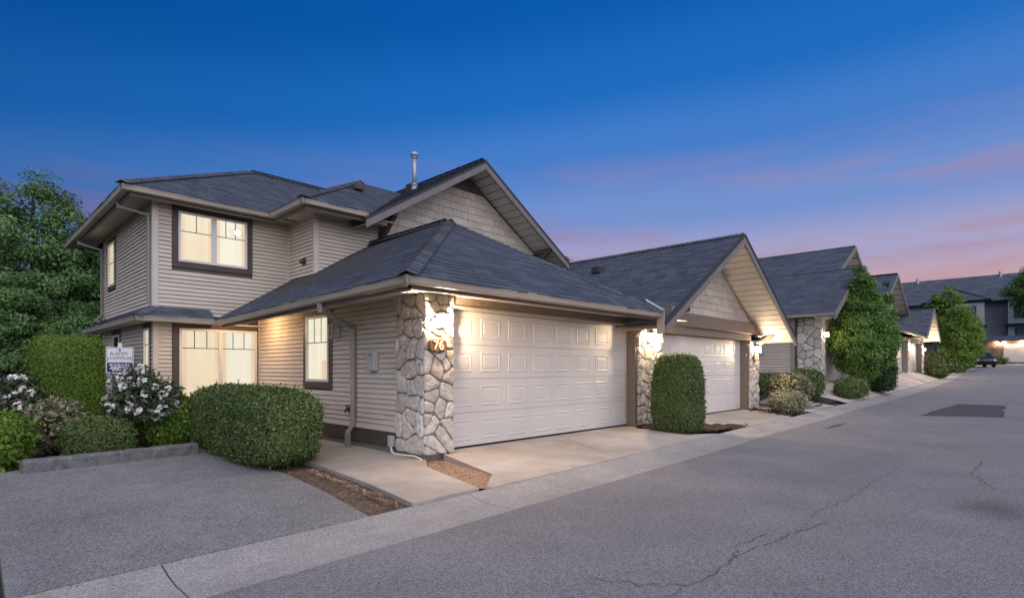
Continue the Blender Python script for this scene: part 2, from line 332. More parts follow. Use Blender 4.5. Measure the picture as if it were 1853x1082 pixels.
# concrete gutter in panels
kg = bpy.data.objects.new('kerb_gutter', None); COL.objects.link(kg); struct(kg)
x = -13.45; 
while x < 88:
    mb = MB(); xe = min(x + 2.9 - .012, 89); n = 4; prof = [(0, 0), (-.20, -.035), (-.36, -.05), (-.71, -.046), (-.71, -.16), (0, -.16)]
    for i in range(n + 1):
        xx = x + (xe - x) * i / n
        for (dy, dz) in prof: mb.V.append((xx, Yk(xx) + dy, Zk(xx) + dz))
    q = len(prof)
    for i in range(n):
        for j in range(q): mb.F.append((i * q + j, (i + 1) * q + j, (i + 1) * q + (j + 1) % q, i * q + (j + 1) % q))
    mb.F.append(tuple(range(q))); mb.F.append(tuple(n * q + j for j in range(q))[::-1])
    mb.build('concrete_panel', 'gutterconc', kg); x += 2.9
# slabs: polygon with thickness
def slab(name, poly, zf, m, thick=.12, parent=None):
    mb = MB(); n = len(poly); V = [(x, y, zf(x, y)) for x, y in poly]; V2 = [(x, y, zf(x, y) - thick) for x, y in poly]
    bm = bmesh.new(); top = [bm.verts.new(v) for v in V]; bot = [bm.verts.new(v) for v in V2]; bm.faces.new(top); bm.faces.new(bot[::-1])
    for i in range(n): bm.faces.new((top[i], bot[i], bot[(i + 1) % n], top[(i + 1) % n]))
    bmesh.ops.recalc_face_normals(bm, faces=bm.faces); bmesh.ops.triangulate(bm, faces=[f for f in bm.faces if len(f.verts) > 4])
    me = bpy.data.meshes.new(name); bm.to_mesh(me); bm.free(); me.materials.append(MATS[m]); return link(name, me, parent)
kz = lambda x: Zk(x) - .012
def dz1(x, y): k = Yk(x); return Zk(x) + (0 - Zk(x)) * max(0, min(1, (y - k) / (6.5 - k))) + .004
def kpts(x0, x1, n=4): return [(x, Yk(x) + .014) for x in fr(x0, x1, n)]
drv = bpy.data.objects.new('driveway', None); COL.objects.link(drv); struct(drv)
slab('concrete_slab', kpts(4.22, 7.04) + [(8.15, 6.72), (5.30, 6.72), (5.28, 6.36), (5.12, 6.36), (4.80, 4.98)], dz1, 'concrete', .14, drv)
slab('concrete_slab', kpts(7.056, 10.9, 5) + [(10.35, 5.05), (10.28, 6.2), (10.5, 6.36), (10.54, 6.72), (8.166, 6.72)], dz1, 'concrete', .14, drv)
slab('concrete_slab', kpts(12.7, 14.6, 4) + [(14.6, 6.72), (11.78, 6.72), (11.78, 6.3), (12.1, 5.6)], dz1, 'concrete', .14, drv)
slab('concrete_slab', kpts(14.612, 15.9, 3) + [(17.0, 6.1), (17.0, 6.72), (14.612, 6.72)], dz1, 'concrete', .14, drv)
def dz3(x, y): return G(x, max(y, Yk(x) + .01)) + .004
for x0, x1 in ((17.7, 20.6), (22.2, 25.0), (25.02, 30.0), (30.02, 36.0), (36.02, 42.0), (42.02, 49.0)):
    V = []; xs_ = list(fr(x0, x1, 6)); ys_ = list(fr(0, 1, 7))
    V = [(x, Yk(x) + .014 + (6.95 - Yk(x)) * t, dz3(x, Yk(x) + .014 + (6.95 - Yk(x)) * t)) for t in ys_ for x in xs_]
    mesh('concrete_slab', V, [(j * 6 + i, j * 6 + i + 1, j * 6 + i + 7, j * 6 + i + 6) for j in range(6) for i in range(5)], 'concrete', drv)
fl = lambda x, y: -.07 if y > Yk(x) + .25 else Zk(x) + (-.07 - Zk(x)) * (y - Yk(x)) / .25
apron = struct(slab('parking_apron', kpts(.24, 2.72) + [(2.86, 5.6), (3.0, 6.85), (3.0, 8.4), (2.96, 10.2), (.3, 9.75), (.30, 7.0)], fl, 'aggregate', .1))
walk = struct(slab('walkway', kpts(3.22, 4.13, 3) + [(4.46, 5.9), (4.80, 6.36), (4.80, 7.1), (4.84, 7.1), (4.84, 12.5), (3.55, 12.5), (3.5, 7.0), (3.36, 5.6)], lambda x, y: fl(x, y) + .03, 'concrete', .12))
def rough(name, poly, zf, m, amp, step=.035):
    xs_ = [p[0] for p in poly]; ys_ = [p[1] for p in poly]; X = np.arange(min(xs_), max(xs_) + step, step); Y = np.arange(min(ys_), max(ys_) + step, step)
    import mathutils.noise as mn
    V = [(x, y, zf(x, y) + amp * (mn.noise(Vector((x * 7, y * 7, 3))) + .6 * mn.noise(Vector((x * 22, y * 22, 1))) + .3 * mn.noise(Vector((x * 60, y * 60, 5))))) for y in Y for x in X]; nx = len(X)
    def inside(x, y):
        c = False; n = len(poly)
        for i in range(n):
            (x1, y1), (x2, y2) = poly[i], poly[i - 1]
            if (y1 > y) != (y2 > y) and x < (x2 - x1) * (y - y1) / (y2 - y1) + x1: c = not c
        return c
    F = [(j * nx + i, j * nx + i + 1, (j + 1) * nx + i + 1, (j + 1) * nx + i) for j in range(len(Y) - 1) for i in range(nx - 1) if inside(X[i] + step / 2, Y[j] + step / 2)]
    return mesh(name, V, F, m, None, True)
struct(rough('soil', [(2.68, 4.47), (3.26, 4.49), (3.56, 7.2), (3.58, 11.9), (2.9, 11.9), (2.92, 6.85)], lambda x, y: -.118 + .03 * min(1, max(0, (y - 4.5) / 1.2)), 'soil', .016))
struct(rough('sandy_soil', [(4.1, 4.5), (4.3, 4.5), (4.86, 4.95), (5.3, 6.6), (4.4, 6.6)], lambda x, y: -.085, 'sandysoil', .022))
struct(rough('planting_bed', [(-2.5, 9.6), (2.9, 9.75), (2.9, 12.5), (2.85, 19), (-2.5, 19)], lambda x, y: -.06, 'mulch', .03, .08))
struct(rough('planting_bed', [(10.2, 5.0), (10.9, 4.78), (12.75, 4.80), (12.1, 5.65), (11.75, 6.42), (10.5, 6.42)], lambda x, y: -.01, 'mulch', .03, .05))
struct(rough('planting_bed', [(15.9, 4.95), (17.7, 5.0), (20.5, 5.15), (22.2, 5.2), (22.2, 6.9), (24.6, 12), (17.9, 12), (17.9, 6.3), (16.6, 6.3)], lambda x, y: G(x, y) + .0, 'mulch', .03, .07))
# broken edging beside the dirt strip
be = thing('broken_edging', 'crumbled concrete edging along the bare dirt strip beside the walkway', 'edging')
y = 4.62
while y < 6.95:
    l = random.uniform(.07, .2); x = 3.10 + (y - 4.6) * .105 + random.uniform(-.02, .02); mb = MB()
    w = random.uniform(.014, .034); mb.box(x - w, x + w * .8, y, y + l * .96, -.11, -.055 + random.uniform(-.02, .015)); o = mb.build('edging_chunk', 'sandysoil', be)
    for v in o.data.vertices: v.co += Vector((random.uniform(-.012, .012), random.uniform(-.012, .012), random.uniform(-.012, .012)))
    bevel(o, .004); y += l
# parking stop
def rough_block(name, a, b, w, h, z, m):
    mb = MB(); n = 26; a, b = Vector((*a, z)), Vector((*b, z)); d = (b - a).normalized(); r = Vector((-d.y, d.x, 0)); prof = [(-w / 2, 0), (-w / 2 * .96, h * .82), (-w / 2 * .72, h), (w / 2 * .72, h), (w / 2 * .96, h * .82), (w / 2, 0)]
    for i in range(n + 1):
        for (o, zz) in prof: mb.V.append(tuple(a.lerp(b, i / n) + r * (o + random.uniform(-.008, .008)) + Vector((0, 0, zz + random.uniform(-.009, .006) * (zz > 0)))))
    q = len(prof)
    for i in range(n):
        for j in range(q): mb.F.append((i * q + j, i * q + (j + 1) % q, (i + 1) * q + (j + 1) % q, (i + 1) * q + j))
    mb.F += [tuple(range(q)), tuple(n * q + j for j in range(q))[::-1]]
    return mb.build(name, m)
tag(rough_block('parking_stop', (.65, 9.42), (2.73, 9.62), .2, .165, -.07, 'oldconcrete'), 'weathered concrete wheel stop at the head of the parking apron', 'wheel stop')

# ------------------------------------------------------------------ building helpers
def roof_plane(parent, pts, name='roof_plane', expo=.14, tabw=.30, thick=.09, shingles=True):
    P = [Vector(p) for p in pts]; u = (P[1] - P[0]).normalized(); n = Vector((0, 0, 0))
    for i in range(len(P)): n += (P[i] - P[0]).cross(P[(i + 1) % len(P)] - P[0])
    n.normalize()
    if n.z < 0: n = -n
    v = n.cross(u); c = sum(P, Vector()) / len(P)
    if v.dot(c - P[0]) < 0: v = -v
    mb = MB(); mb.prism([p - n * .004 for p in P], -n * thick); base = mb.build(name, 'roofdeck', parent)
    if not shingles: base.data.materials[0] = MATS['hipcap']; return base
    Q = [((p - P[0]).dot(u), (p - P[0]).dot(v)) for p in P]
    vm = max(q[1] for q in Q); V = []; F = []; T = []; k = 0; row = 0
    def span(t):
        xs_ = []
        for i in range(len(Q)):
            (a, b), (c_, d) = Q[i], Q[(i + 1) % len(Q)]
            if (b - t) * (d - t) <= 0 and abs(b - d) > 1e-9: xs_.append(a + (c_ - a) * (t - b) / (d - b))
        return (min(xs_), max(xs_)) if len(xs_) >= 2 else None
    t = 0
    while t < vm - .03:
        lo = span(max(.002, t + .01)); hi = span(min(vm - .002, t + expo))
        if lo and hi:
            a = min(lo[0], hi[0]) ; b = max(lo[1], hi[1])
            x = lo[0] - (row % 2) * tabw / 2 + random.uniform(-.05, 0)
            def lim(x, s): return max(s[0], min(s[1], x))
            while x < max(lo[1], hi[1]):
                w = tabw * random.uniform(.55, 1.35); h = random.uniform(.009, .016); j = random.uniform(-.008, .008); g = .003
                x0, x1 = lim(x + g, lo), lim(x + w - g, lo); y0, y1 = lim(x + g, hi), lim(x + w - g, hi)
                if x1 - x0 > .01 or y1 - y0 > .01:
                    tt = random.random() ** 1.3; A = lambda xx, vv, hh: P[0] + u * xx + v * vv + n * hh
                    V += [A(x0, t + j - .012, h), A(x1, t + j - .012, h), A(y1, t + expo + .012, .002), A(y0, t + expo + .012, .002), A(x0, t + j - .012, -.004), A(x1, t + j - .012, -.004)]
                    F += [(k, k + 1, k + 2, k + 3), (k + 4, k + 5, k + 1, k)]; T += [tt] * 6; k += 6
                x += w
        t += expo; row += 1
    o = mesh('shingles', V, F, 'shingle', base, False, T); stuff(o); return base
CAPS = {}
def caps(parent, a, b, w=.125, expo=.145, drop=.5, m='hipcap', lift=.0, name='ridge_cap_shingle'):
    a, b = Vector(a), Vector(b); d = (b - a); L_ = d.length; d.normalize(); r = d.cross(Vector((0, 0, 1))).normalized(); up = r.cross(d)
    key = (w, expo, drop)
    if key not in CAPS:
        l = expo + .05; P = []
        for (s, h0, t) in ((0, .030, 0), (l, .010, 1)):
            P += [(s, -w, h0 - w * drop), (s, 0, h0), (s, w, h0 - w * drop), (s, w, h0 - w * drop - .012), (s, 0, h0 - .012), (s, -w, h0 - w * drop - .012)]
        F = [(0, 1, 7, 6), (1, 2, 8, 7), (0, 5, 4, 1), (1, 4, 3, 2), (0, 6, 11, 5), (2, 3, 9, 8)]
        me = bpy.data.meshes.new('ridge_cap_shingle'); me.from_pydata(P, [], F); me.materials.append(MATS[m]); CAPS[key] = me
    for i in range(int(L_ / expo)):
        o = link(name, CAPS[key], parent); q = a + d * i * expo
        tw = random.uniform(-.03, .03); rr = (r * math.cos(tw) + d * math.sin(tw)).normalized()
        M = Matrix.Identity(4)
        for k_ in range(3): M[k_][0], M[k_][1], M[k_][2], M[k_][3] = d[k_], -rr[k_], up[k_], q[k_] + up[k_] * lift
        o.matrix_world = M
def siding(parent, M, u0, u1, z0, z1, expo=.081, holes=(), name='siding_board', core=.10):
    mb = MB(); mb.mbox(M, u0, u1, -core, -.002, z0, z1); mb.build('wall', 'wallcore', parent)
    z = z0
    while z < z1 - .03:
        zt = min(z1, z + expo); iv = [(u0, u1)]
        for (a, b, c, d) in holes:
            if c < zt - .01 and d > z + .01:
                nv = []
                for (p, q) in iv:
                    if b <= p or a >= q: nv.append((p, q))
                    else:
                        if a > p: nv.append((p, a))
                        if b < q: nv.append((b, q))
                iv = nv
        cut = []
        for (p, q) in iv:
            x_ = p
            while q - x_ > 3.4: e_ = x_ + random.uniform(1.2, 3.2); cut.append((x_, e_ - .0035)); x_ = e_
            cut.append((x_, q))
        for (p, q) in cut:
            if q - p < .02: continue
            jt = random.uniform(0, .0015); gp = expo * .10; m = MB()  # slot bares the dark core, standing in for the shadow under each board
            m.hexa([M(p, 0, z + gp), M(q, 0, z + gp), M(q, .027 + jt, z + gp), M(p, .027 + jt, z + gp), M(p, 0, zt), M(q, 0, zt), M(q, .006, zt), M(p, .006, zt)])
            m.build(name, 'siding', parent)
        z += expo
def lap_shingles(parent, M, z0, z1, left, right, expo=.19, m='wallshingle'):
    z = z0; row = 0
    while z < z1 - .04:
        zt = min(z + expo, z1); a0, b0, a1, b1 = left(z), right(z), left(zt), right(zt)
        x = a0 - random.uniform(0, .2)
        while x < b0 - .005:
            w = random.uniform(.16, .40); g = .003; cl = lambda v, a, b: max(a, min(b, v))
            p, q = cl(x + g, a0, b0), cl(x + w - g, a0, b0); p1, q1 = cl(x + g, a1, b1), cl(x + w - g, a1, b1)
            if q - p > .02 and a1 < b1:
                j = random.uniform(-.004, .004); t = .026 + random.uniform(-.004, .004); mb = MB()
                mb.hexa([M(p, 0, z + j), M(q, 0, z + j), M(q, t, z + j), M(p, t, z + j), M(p1, 0, zt + .01), M(q1, 0, zt + .01), M(q1, .006, zt + .01), M(p1, .006, zt + .01)])
                mb.build('wall_shingle', m, parent)
            x += w
        z += expo; row += 1
def clip_poly(poly, nx, ny, c):
    out = []
    for i in range(len(poly)):
        a, b = poly[i], poly[(i + 1) % len(poly)]; da = a[0] * nx + a[1] * ny - c; db = b[0] * nx + b[1] * ny - c
        if da <= 0: out.append(a)
        if da * db < 0: t = da / (da - db); out.append((a[0] + (b[0] - a[0]) * t, a[1] + (b[1] - a[1]) * t))
    return out
def stones(parent, M, u0, u1, z0, z1, cell=.2, seed=1, gap=.010, depth=.044):
    rn = random.Random(seed); n = max(3, int((u1 - u0) * (z1 - z0) / (cell * cell)))
    rect = [(u0, z0), (u1, z0), (u1, z1), (u0, z1)]; pts = []
    while len(pts) < n:
        best = None
        for _ in range(3):
            p = (rn.uniform(u0, u1), rn.uniform(z0, z1)); d = min([(p[0] - q[0]) ** 2 + (p[1] - q[1]) ** 2 for q in pts] or [9])
            if best is None or d > best[0]: best = (d, p)
        pts.append(best[1])
    for p in pts:
        poly = rect
        for q in pts:
            if q is p: continue
            nx, ny = q[0] - p[0], q[1] - p[1]; poly = clip_poly(poly, nx, ny, (nx * (p[0] + q[0]) + ny * (p[1] + q[1])) / 2)
            if len(poly) < 3: break
        if len(poly) < 3: continue
        # merge very short edges, shrink, round
        pl = [poly[i] for i in range(len(poly)) if math.dist(poly[i], poly[i - 1]) > .02] or poly
        if len(pl) < 3: continue
        cx = sum(q[0] for q in pl) / len(pl); cy = sum(q[1] for q in pl) / len(pl)
        ch = []
        for i in range(len(pl)):
            a, b = pl[i], pl[(i + 1) % len(pl)]; f = rn.uniform(.10, .22)
            ch += [(a[0] + (b[0] - a[0]) * f, a[1] + (b[1] - a[1]) * f), (a[0] + (b[0] - a[0]) * (1 - f), a[1] + (b[1] - a[1]) * (1 - f))]
        def ring(g, jit):
            out = []
            for q in ch:
                dx, dy = q[0] - cx, q[1] - cy; l = math.hypot(dx, dy) or 1; s = max(.1, (l - g) / l); out.append((cx + dx * s + rn.uniform(-jit, jit), cy + dy * s + rn.uniform(-jit, jit)))
            return out
        k = len(ch); h = depth * rn.uniform(.65, 1.15); V = []; F = []; tx, ty = rn.uniform(-.12, .12), rn.uniform(-.12, .12)
        for (g, d, j) in ((gap, -.004, .002), (gap + .003, h * .55, .003), (gap + .02, h * .95, .006)):
            for q in ring(g, j): V.append(M(q[0], d + (0 if d < 0 else rn.uniform(-.005, .005) + tx * (q[0] - cx) + ty * (q[1] - cy)), q[1]))
        mid = []
        for q in ring(.0, 0)[::2]:
            V.append(M(cx + (q[0] - cx) * .42, h * rn.uniform(.9, 1.3), cy + (q[1] - cy) * .42))
        for r_ in range(2):
            for i in range(k): F.append((r_ * k + i, r_ * k + (i + 1) % k, (r_ + 1) * k + (i + 1) % k, (r_ + 1) * k + i))
        m_ = k // 2; b2 = 2 * k; b3 = 3 * k
        for i in range(m_):
            F.append((b2 + 2 * i, b2 + 2 * i + 1, b3 + i)); F.append((b2 + 2 * i + 1, b2 + (2 * i + 2) % k, b3 + (i + 1) % m_, b3 + i))
        F.append(tuple(b3 + i for i in range(m_)))
        mesh('stone', V, F, 'stone', parent)
def pillar(parent, x0, x1, y0, y1, z0, z1, seed, left=True, cell=.2, name='stone_pillar', base=True):
    mb = MB(); mb.box(x0 + .03, x1 - .004, y0 + .03, y1, z0, z1); p = mb.build(name, 'mortar', parent)
    stones(p, planeY(y0 + .03), x0 + (.0 if left else .03), x1, z0, z1, cell, seed)
    if left: stones(p, planeX(x0 + .03), y0 + .03, y1, z0, z1, cell * 1.2, seed + 1)
    if base: m = MB(); m.box(x0 + .035, x1 - .01, y0 + .05, y1, z0 - .26, z0 - .003); m.build('pillar_footing', 'foundation', parent)
    return p
def window(parent, M, u0, u1, z0, z1, trim, sashes, transom=None, lit=('warmlit', 'palelit'), tw=None, label=None, curt=False):
    # frame
    fw = .045; mb = MB(); s0 = min(s[0] for s in sashes)
    mb.mbox(M, u0, u1, 0, .045, z0, z0 + fw); mb.mbox(M, u0, u1, 0, .045, z1 - fw, z1); mb.mbox(M, u0, u0 + fw, 0, .044, z0 + fw, z1 - fw); mb.mbox(M, u1 - fw, u1, 0, .044, z0 + fw, z1 - fw)
    for a, b in zip(sashes, sashes[1:]): mb.mbox(M, a[1] - .005, b[0] + .005, 0, .043, z0 + fw, z1 - fw)
    w = mb.build('window', 'whiteframe', parent)
    if label: w['label'] = label
    if trim:
        t = MB(); tb = trim; d = .036
        t.mbox(M, u0 - trim, u1 + trim, 0, d, z1, z1 + trim); t.mbox(M, u0 - trim, u1 + trim, 0, d, z0 - tb, z0); t.mbox(M, u0 - trim, u0, 0, d - .002, z0, z1); t.mbox(M, u1, u1 + trim, 0, d - .002, z0, z1)
        t.build('window_trim', 'taupe', w)
    for i, (a, b, cols) in enumerate(sashes):
        q = MB(); q.add([M(a, .022, z0 + fw), M(b, .022, z0 + fw), M(b, .022, z1 - fw), M(a, .022, z1 - fw)], [(0, 1, 2, 3)]); q.build('pane', 'glass', w)
        q = MB(); q.add([M(a - .03, .002, z0 + fw - .02), M(b + .03, .002, z0 + fw - .02), M(b + .03, .002, z1 - fw + .02), M(a - .03, .002, z1 - fw + .02)], [(0, 1, 2, 3)]); q.build('lit_blind', lit[i % len(lit)] if lit else 'darkroom', w)
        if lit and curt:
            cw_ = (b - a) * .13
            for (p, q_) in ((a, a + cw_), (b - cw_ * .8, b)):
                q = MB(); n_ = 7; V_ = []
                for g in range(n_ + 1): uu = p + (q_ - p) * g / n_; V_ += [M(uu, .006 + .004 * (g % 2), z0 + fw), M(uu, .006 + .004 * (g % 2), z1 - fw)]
                q.add(V_, [(2 * g, 2 * g + 2, 2 * g + 3, 2 * g + 1) for g in range(n_)]); q.build('curtain', 'curtainglow', w)  # curtain strips glow by themselves: the room's light is put into their colour
        if transom:
            k = MB(); k.mbox(M, a, b, .014, .020, transom - .008, transom + .008); k.build('muntin', 'taupe', w)
            for c in range(1, cols): x = a + (b - a) * c / cols; k = MB(); k.mbox(M, x - .008, x + .008, .0141, .0199, transom + .008, z1 - fw); k.build('muntin', 'taupe', w)
    return w
PANEL = {}
def garage_door(parent, x0, x1, y, z0, z1, rows=4, cols=8, label=None, m='doorwhite'):
    mb = MB(); mb.box(x0, x1, y + .012, y + .05, z0, z1); d = mb.build('garage_door', m, parent)
    if label: d['label'] = label
    sb = MB(); sb.box(x0 + .003, x1 - .003, y - .012, y + .011, z0 - .008, z0 + .022); sb.build('rubber_seal', 'rubber', d)
    h = (z1 - z0) / rows
    cw = (x1 - x0) / cols; pw, ph = cw * .70, h * .62; key = (round(pw, 3), round(ph, 3), m)
    if key not in PANEL:
        V = []; F = []
        for (ins, dep) in ((0, .0), (.012, .008), (.026, .008), (.045, .002), (.062, .002), (.08, .007)):
            V += [(-pw / 2 + ins, -dep, -ph / 2 + ins), (pw / 2 - ins, -dep, -ph / 2 + ins), (pw / 2 - ins, -dep, ph / 2 - ins), (-pw / 2 + ins, -dep, ph / 2 - ins)]
        for r_ in range(5):
            for i in range(4): F.append((r_ * 4 + i, r_ * 4 + (i + 1) % 4, r_ * 4 + 4 + (i + 1) % 4, r_ * 4 + 4 + i))
        F.append((20, 21, 22, 23)); me = bpy.data.meshes.new('panel'); me.from_pydata(V, [], F); me.materials.append(MATS[m]); PANEL[key] = me
    for r_ in range(rows):
        s = MB(); s.box(x0 + .002, x1 - .002, y, y + .0115, z0 + r_ * h + .007, z0 + (r_ + 1) * h - .007); so = s.build('door_section', m, d); bevel(so, .004)
        for c in range(cols): link('panel', PANEL[key], d, (x0 + (c + .5) * cw, y - .0005, z0 + (r_ + .5) * h))
    return d
def door_ridge(parent, *a): pass
def lantern(x, y, z, label, group='wall lanterns on the stone pillars', power=42, w=.17, h=.2, nx=0, ny=-1, lit=True):
    lm = 'lampmetal' if lit else 'boxgrey'
    t = thing('wall_lantern', label, 'wall lamp', group, (x, y, z)); a = math.atan2(nx, -ny); t.rotation_euler = (0, 0, a)
    m = MB(); m.box(-.055, .055, -.012, .0, -.12, .14); bevel(m.build('back_plate', lm, t), .004)
    m = MB(); dd = .13
    for sx in (-1, 1):
        for yy in (-.03, -.03 - dd): m.box(sx * w / 2 - .007, sx * w / 2 + .007, yy - .007, yy + .007, -h / 2, h / 2)
    m.box(-w / 2 - .012, w / 2 + .012, -.045 - dd, -.014, h / 2, h / 2 + .015); [m.box(a_, b_, c_, d_, -h / 2 - .012, -h / 2) for a_, b_, c_, d_ in ((-w / 2 - .008, w / 2 + .008, -.04 - dd, -.025 - dd), (-w / 2 - .008, w / 2 + .008, -.036, -.02), (-w / 2 - .008, -w / 2 + .008, -.024 - dd, -.037), (w / 2 - .008, w / 2 + .008, -.024 - dd, -.037))]
    m.hexa([(-w / 2, -.04 - dd, h / 2 + .015), (w / 2, -.04 - dd, h / 2 + .015), (w / 2, -.016, h / 2 + .015), (-w / 2, -.016, h / 2 + .015), (-.03, -.1, h / 2 + .06), (.03, -.1, h / 2 + .06), (.03, -.06, h / 2 + .06), (-.03, -.06, h / 2 + .06)])
    m.build('cage', lm, t)
    m = MB(); m.box(-w / 2 + .002, w / 2 - .002, -.03 - dd + .002, -.032, -h / 2 + .001, h / 2 - .001); m.build('glass_shade', 'lampglow' if lit else 'glass', t)
    m = MB(); m.box(-w / 2 + .01, w / 2 - .01, -.02 - dd, -.038, -h / 2 - .0115, -h / 2 - .002); m.build('dimming_pane', 'lampdim', t)  # added pane that dims the light thrown down on plaque and pillar
    if lit:
        l = bpy.data.lights.new('bulb', 'POINT'); l.energy = power * 4.3; l.color = (1.0, .73, .47); l.shadow_soft_size = .035
        lo = bpy.data.objects.new('bulb', l); COL.objects.link(lo); lo.parent = t; lo.location = (0, -.155, -.03)
    return t
def text_mesh(txt, size, depth, m, parent, loc, rot, name='lettering', bold=0):
    c = bpy.data.curves.new('t', 'FONT'); c.body = txt; c.size = size; c.extrude = depth; c.align_x = 'CENTER'; c.align_y = 'CENTER'; c.offset = bold
    tmp = bpy.data.objects.new('t', c); COL.objects.link(tmp); dg = bpy.context.evaluated_depsgraph_get(); me = bpy.data.meshes.new_from_object(tmp.evaluated_get(dg)); bpy.data.objects.remove(tmp); bpy.data.curves.remove(c)
    me.materials.clear(); me.materials.append(MATS[m]); o = link(name, me, parent, loc); o.rotation_euler = rot; return o
def plaque(x, y, z, txt, label, w=.34, h=.19):
    t = thing('house_number_plaque', label, 'number plaque', None, (x, y, z)); n = 14; P = []
    for i in range(n): a = 2 * math.pi * i / n; c, s = math.cos(a), math.sin(a); P.append((w / 2 * math.copysign(abs(c) ** .6, c) + random.uniform(-.006, .006), 0, h / 2 * math.copysign(abs(s) ** .6, s) + random.uniform(-.006, .006)))
    mb = MB(); mb.prism(P, (0, -.035, 0)); b = mb.build('plaque_stone', 'plaque', t); bevel(b, .008)
    P2 = [(p[0] * .93, -.035, p[2] * .9) for p in P]; mb = MB(); k = len(P)
    mb.add(P2 + [(p[0] * .88, -.041, p[2] * .82) for p in P] + [(p[0] * .84, -.035, p[2] * .77) for p in P], [(i, (i + 1) % k, k + (i + 1) % k, k + i) for i in range(k)] + [(k + i, k + (i + 1) % k, 2 * k + (i + 1) % k, 2 * k + i) for i in range(k)]); mb.build('raised_border', 'plaque', t)
    for i, ch in enumerate(txt): text_mesh(ch, h * .98, .008, 'cream', t, ((i - (len(txt) - 1) / 2) * w * .30, -.042, .0), (R(90), 0, 0), 'numeral', .004)
    return t
def gable_soffit(parent, xa, za, xb, zb, y0, y1, n, m='soffit'):     # boards under a sloped overhang, running along Y, from (xa,za) low to (xb,zb) high
    for i in range(n):
        t0, t1 = i / n, (i + .88) / n; mb = MB(); f = lambda t: (xa + (xb - xa) * t, za + (zb - za) * t)
        (p, q), (p1, q1) = f(t0), f(t1); mb.hexa([(p, y0, q), (p1, y0, q1), (p1, y1, q1), (p, y1, q), (p, y0, q + .012), (p1, y0, q1 + .012), (p1, y1, q1 + .012), (p, y1, q + .012)]); mb.build('soffit_board', m, parent)
def rake(parent, xa, za, xb, zb, y, h=.2, t=.045, name='rake_board', m='rake'):
    mb = MB(); mb.hexa([(xa, y, za - h), (xb, y, zb - h), (xb, y + t, zb - h), (xa, y + t, za - h), (xa, y, za), (xb, y, zb), (xb, y + t, zb), (xa, y + t, za)]); return mb.build(name, m, parent)

# ================================================================== house 76
H1 = thing('townhouse', 'two-storey beige townhouse with a hipped double garage and stone pillar numbered 76', 'house')
ZS = 2.385
# -- ground floor walls
siding(H1, planeX(4.82), 7.10, 12.5, .30, ZS, holes=[(9.125, 10.265, .91, 2.385)])
mb = MB(); mb.box(4.80, 4.85, 7.1, 12.5, .06, .30); mb.build('base_board', 'taupe', H1)
mb = MB(); mb.box(4.785, 4.80, 7.1, 12.5, .285, .312); mb.build('base_flashing', 'siding_trim', H1)
mb = MB(); mb.box(4.83, 4.95, 7.1, 12.5, -.25, .06); mb.build('foundation_wall', 'foundation', H1)
mb = MB(); mb.box(4.79, 4.83, 12.44, 12.5, .3, ZS); mb.build('corner_trim', 'siding_trim', H1)
window(H1, planeX(4.82), 9.245, 10.14, 1.03, 2.255, .12, [(9.29, 10.095, 3)], 1.755, lit=('palelit',), label='narrow side window in the garage wing')
siding(H1, planeY(12.5), 2.88, 3.115, 0, 2.2)
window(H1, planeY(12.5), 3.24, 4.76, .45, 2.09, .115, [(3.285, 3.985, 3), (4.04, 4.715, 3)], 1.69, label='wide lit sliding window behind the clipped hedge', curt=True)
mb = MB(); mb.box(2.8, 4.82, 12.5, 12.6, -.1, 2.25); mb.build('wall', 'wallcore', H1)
mb = MB(); mb.box(2.79, 2.88, 12.475, 12.52, 0, 2.2); mb.build('corner_trim', 'siding_trim', H1)
siding(H1, planeX(2.8), 12.5, 17.4, 0, 2.2, holes=[(12.6, 13.2, .8, 2.14), (15.3, 16.3, 1.3, 2.12)])
window(H1, planeX(2.8), 12.66, 13.12, .95, 2.08, .07, [(12.7, 13.08, 1)], 1.75, lit=('warmlit',))
window(H1, planeX(2.8), 15.4, 16.2, 1.35, 2.06, .08, [(15.44, 16.16, 1)], None, lit=None)
# -- upper walls
siding(H1, planeY(12.5), 2.88, 5.46, 2.35, 4.6, holes=[(3.11, 4.67, 3.31, 4.57)])
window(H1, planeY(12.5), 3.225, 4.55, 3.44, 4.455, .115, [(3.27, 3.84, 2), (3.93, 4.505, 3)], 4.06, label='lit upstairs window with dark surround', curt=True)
mb = MB(); mb.box(2.78, 2.88, 12.473, 12.52, 2.35, 4.6); mb.build('corner_trim', 'siding_trim', H1)
mb = MB(); mb.box(2.773, 2.80, 12.49, 12.56, 2.35, 4.6); mb.build('corner_trim', 'siding_trim', H1)
siding(H1, planeX(2.8), 12.56, 17.4, 2.35, 4.6, holes=[(15.85, 16.75, 3.2, 4.42)])
window(H1, planeX(2.8), 15.93, 16.67, 3.28, 4.34, .08, [(15.97, 16.63, 1)], 3.85, lit=('warmlit',))
siding(H1, planeX(5.49), 11.24, 12.48, 2.9, 4.6); siding(H1, planeY(11.2), 5.56, 7.0, 2.9, 4.6)
mb = MB(); mb.box(5.46, 5.56, 11.175, 11.24, 2.9, 4.6); mb.build('corner_trim', 'siding_trim', H1)
mb = MB(); mb.box(5.455, 5.49, 12.45, 12.49, 2.9, 4.6); mb.build('corner_trim', 'siding_trim', H1)
mb = MB(); mb.box(7.0, 7.05, 11.15, 11.25, 2.9, 4.6); mb.build('corner_trim', 'siding_trim', H1)
mb = MB(); mb.box(2.9, 12.9, 12.65, 17.4, 0, 4.6); mb.box(5.6, 12.9, 11.31, 12.66, 0, 4.6); mb.build('wall', 'wallcore', H1)
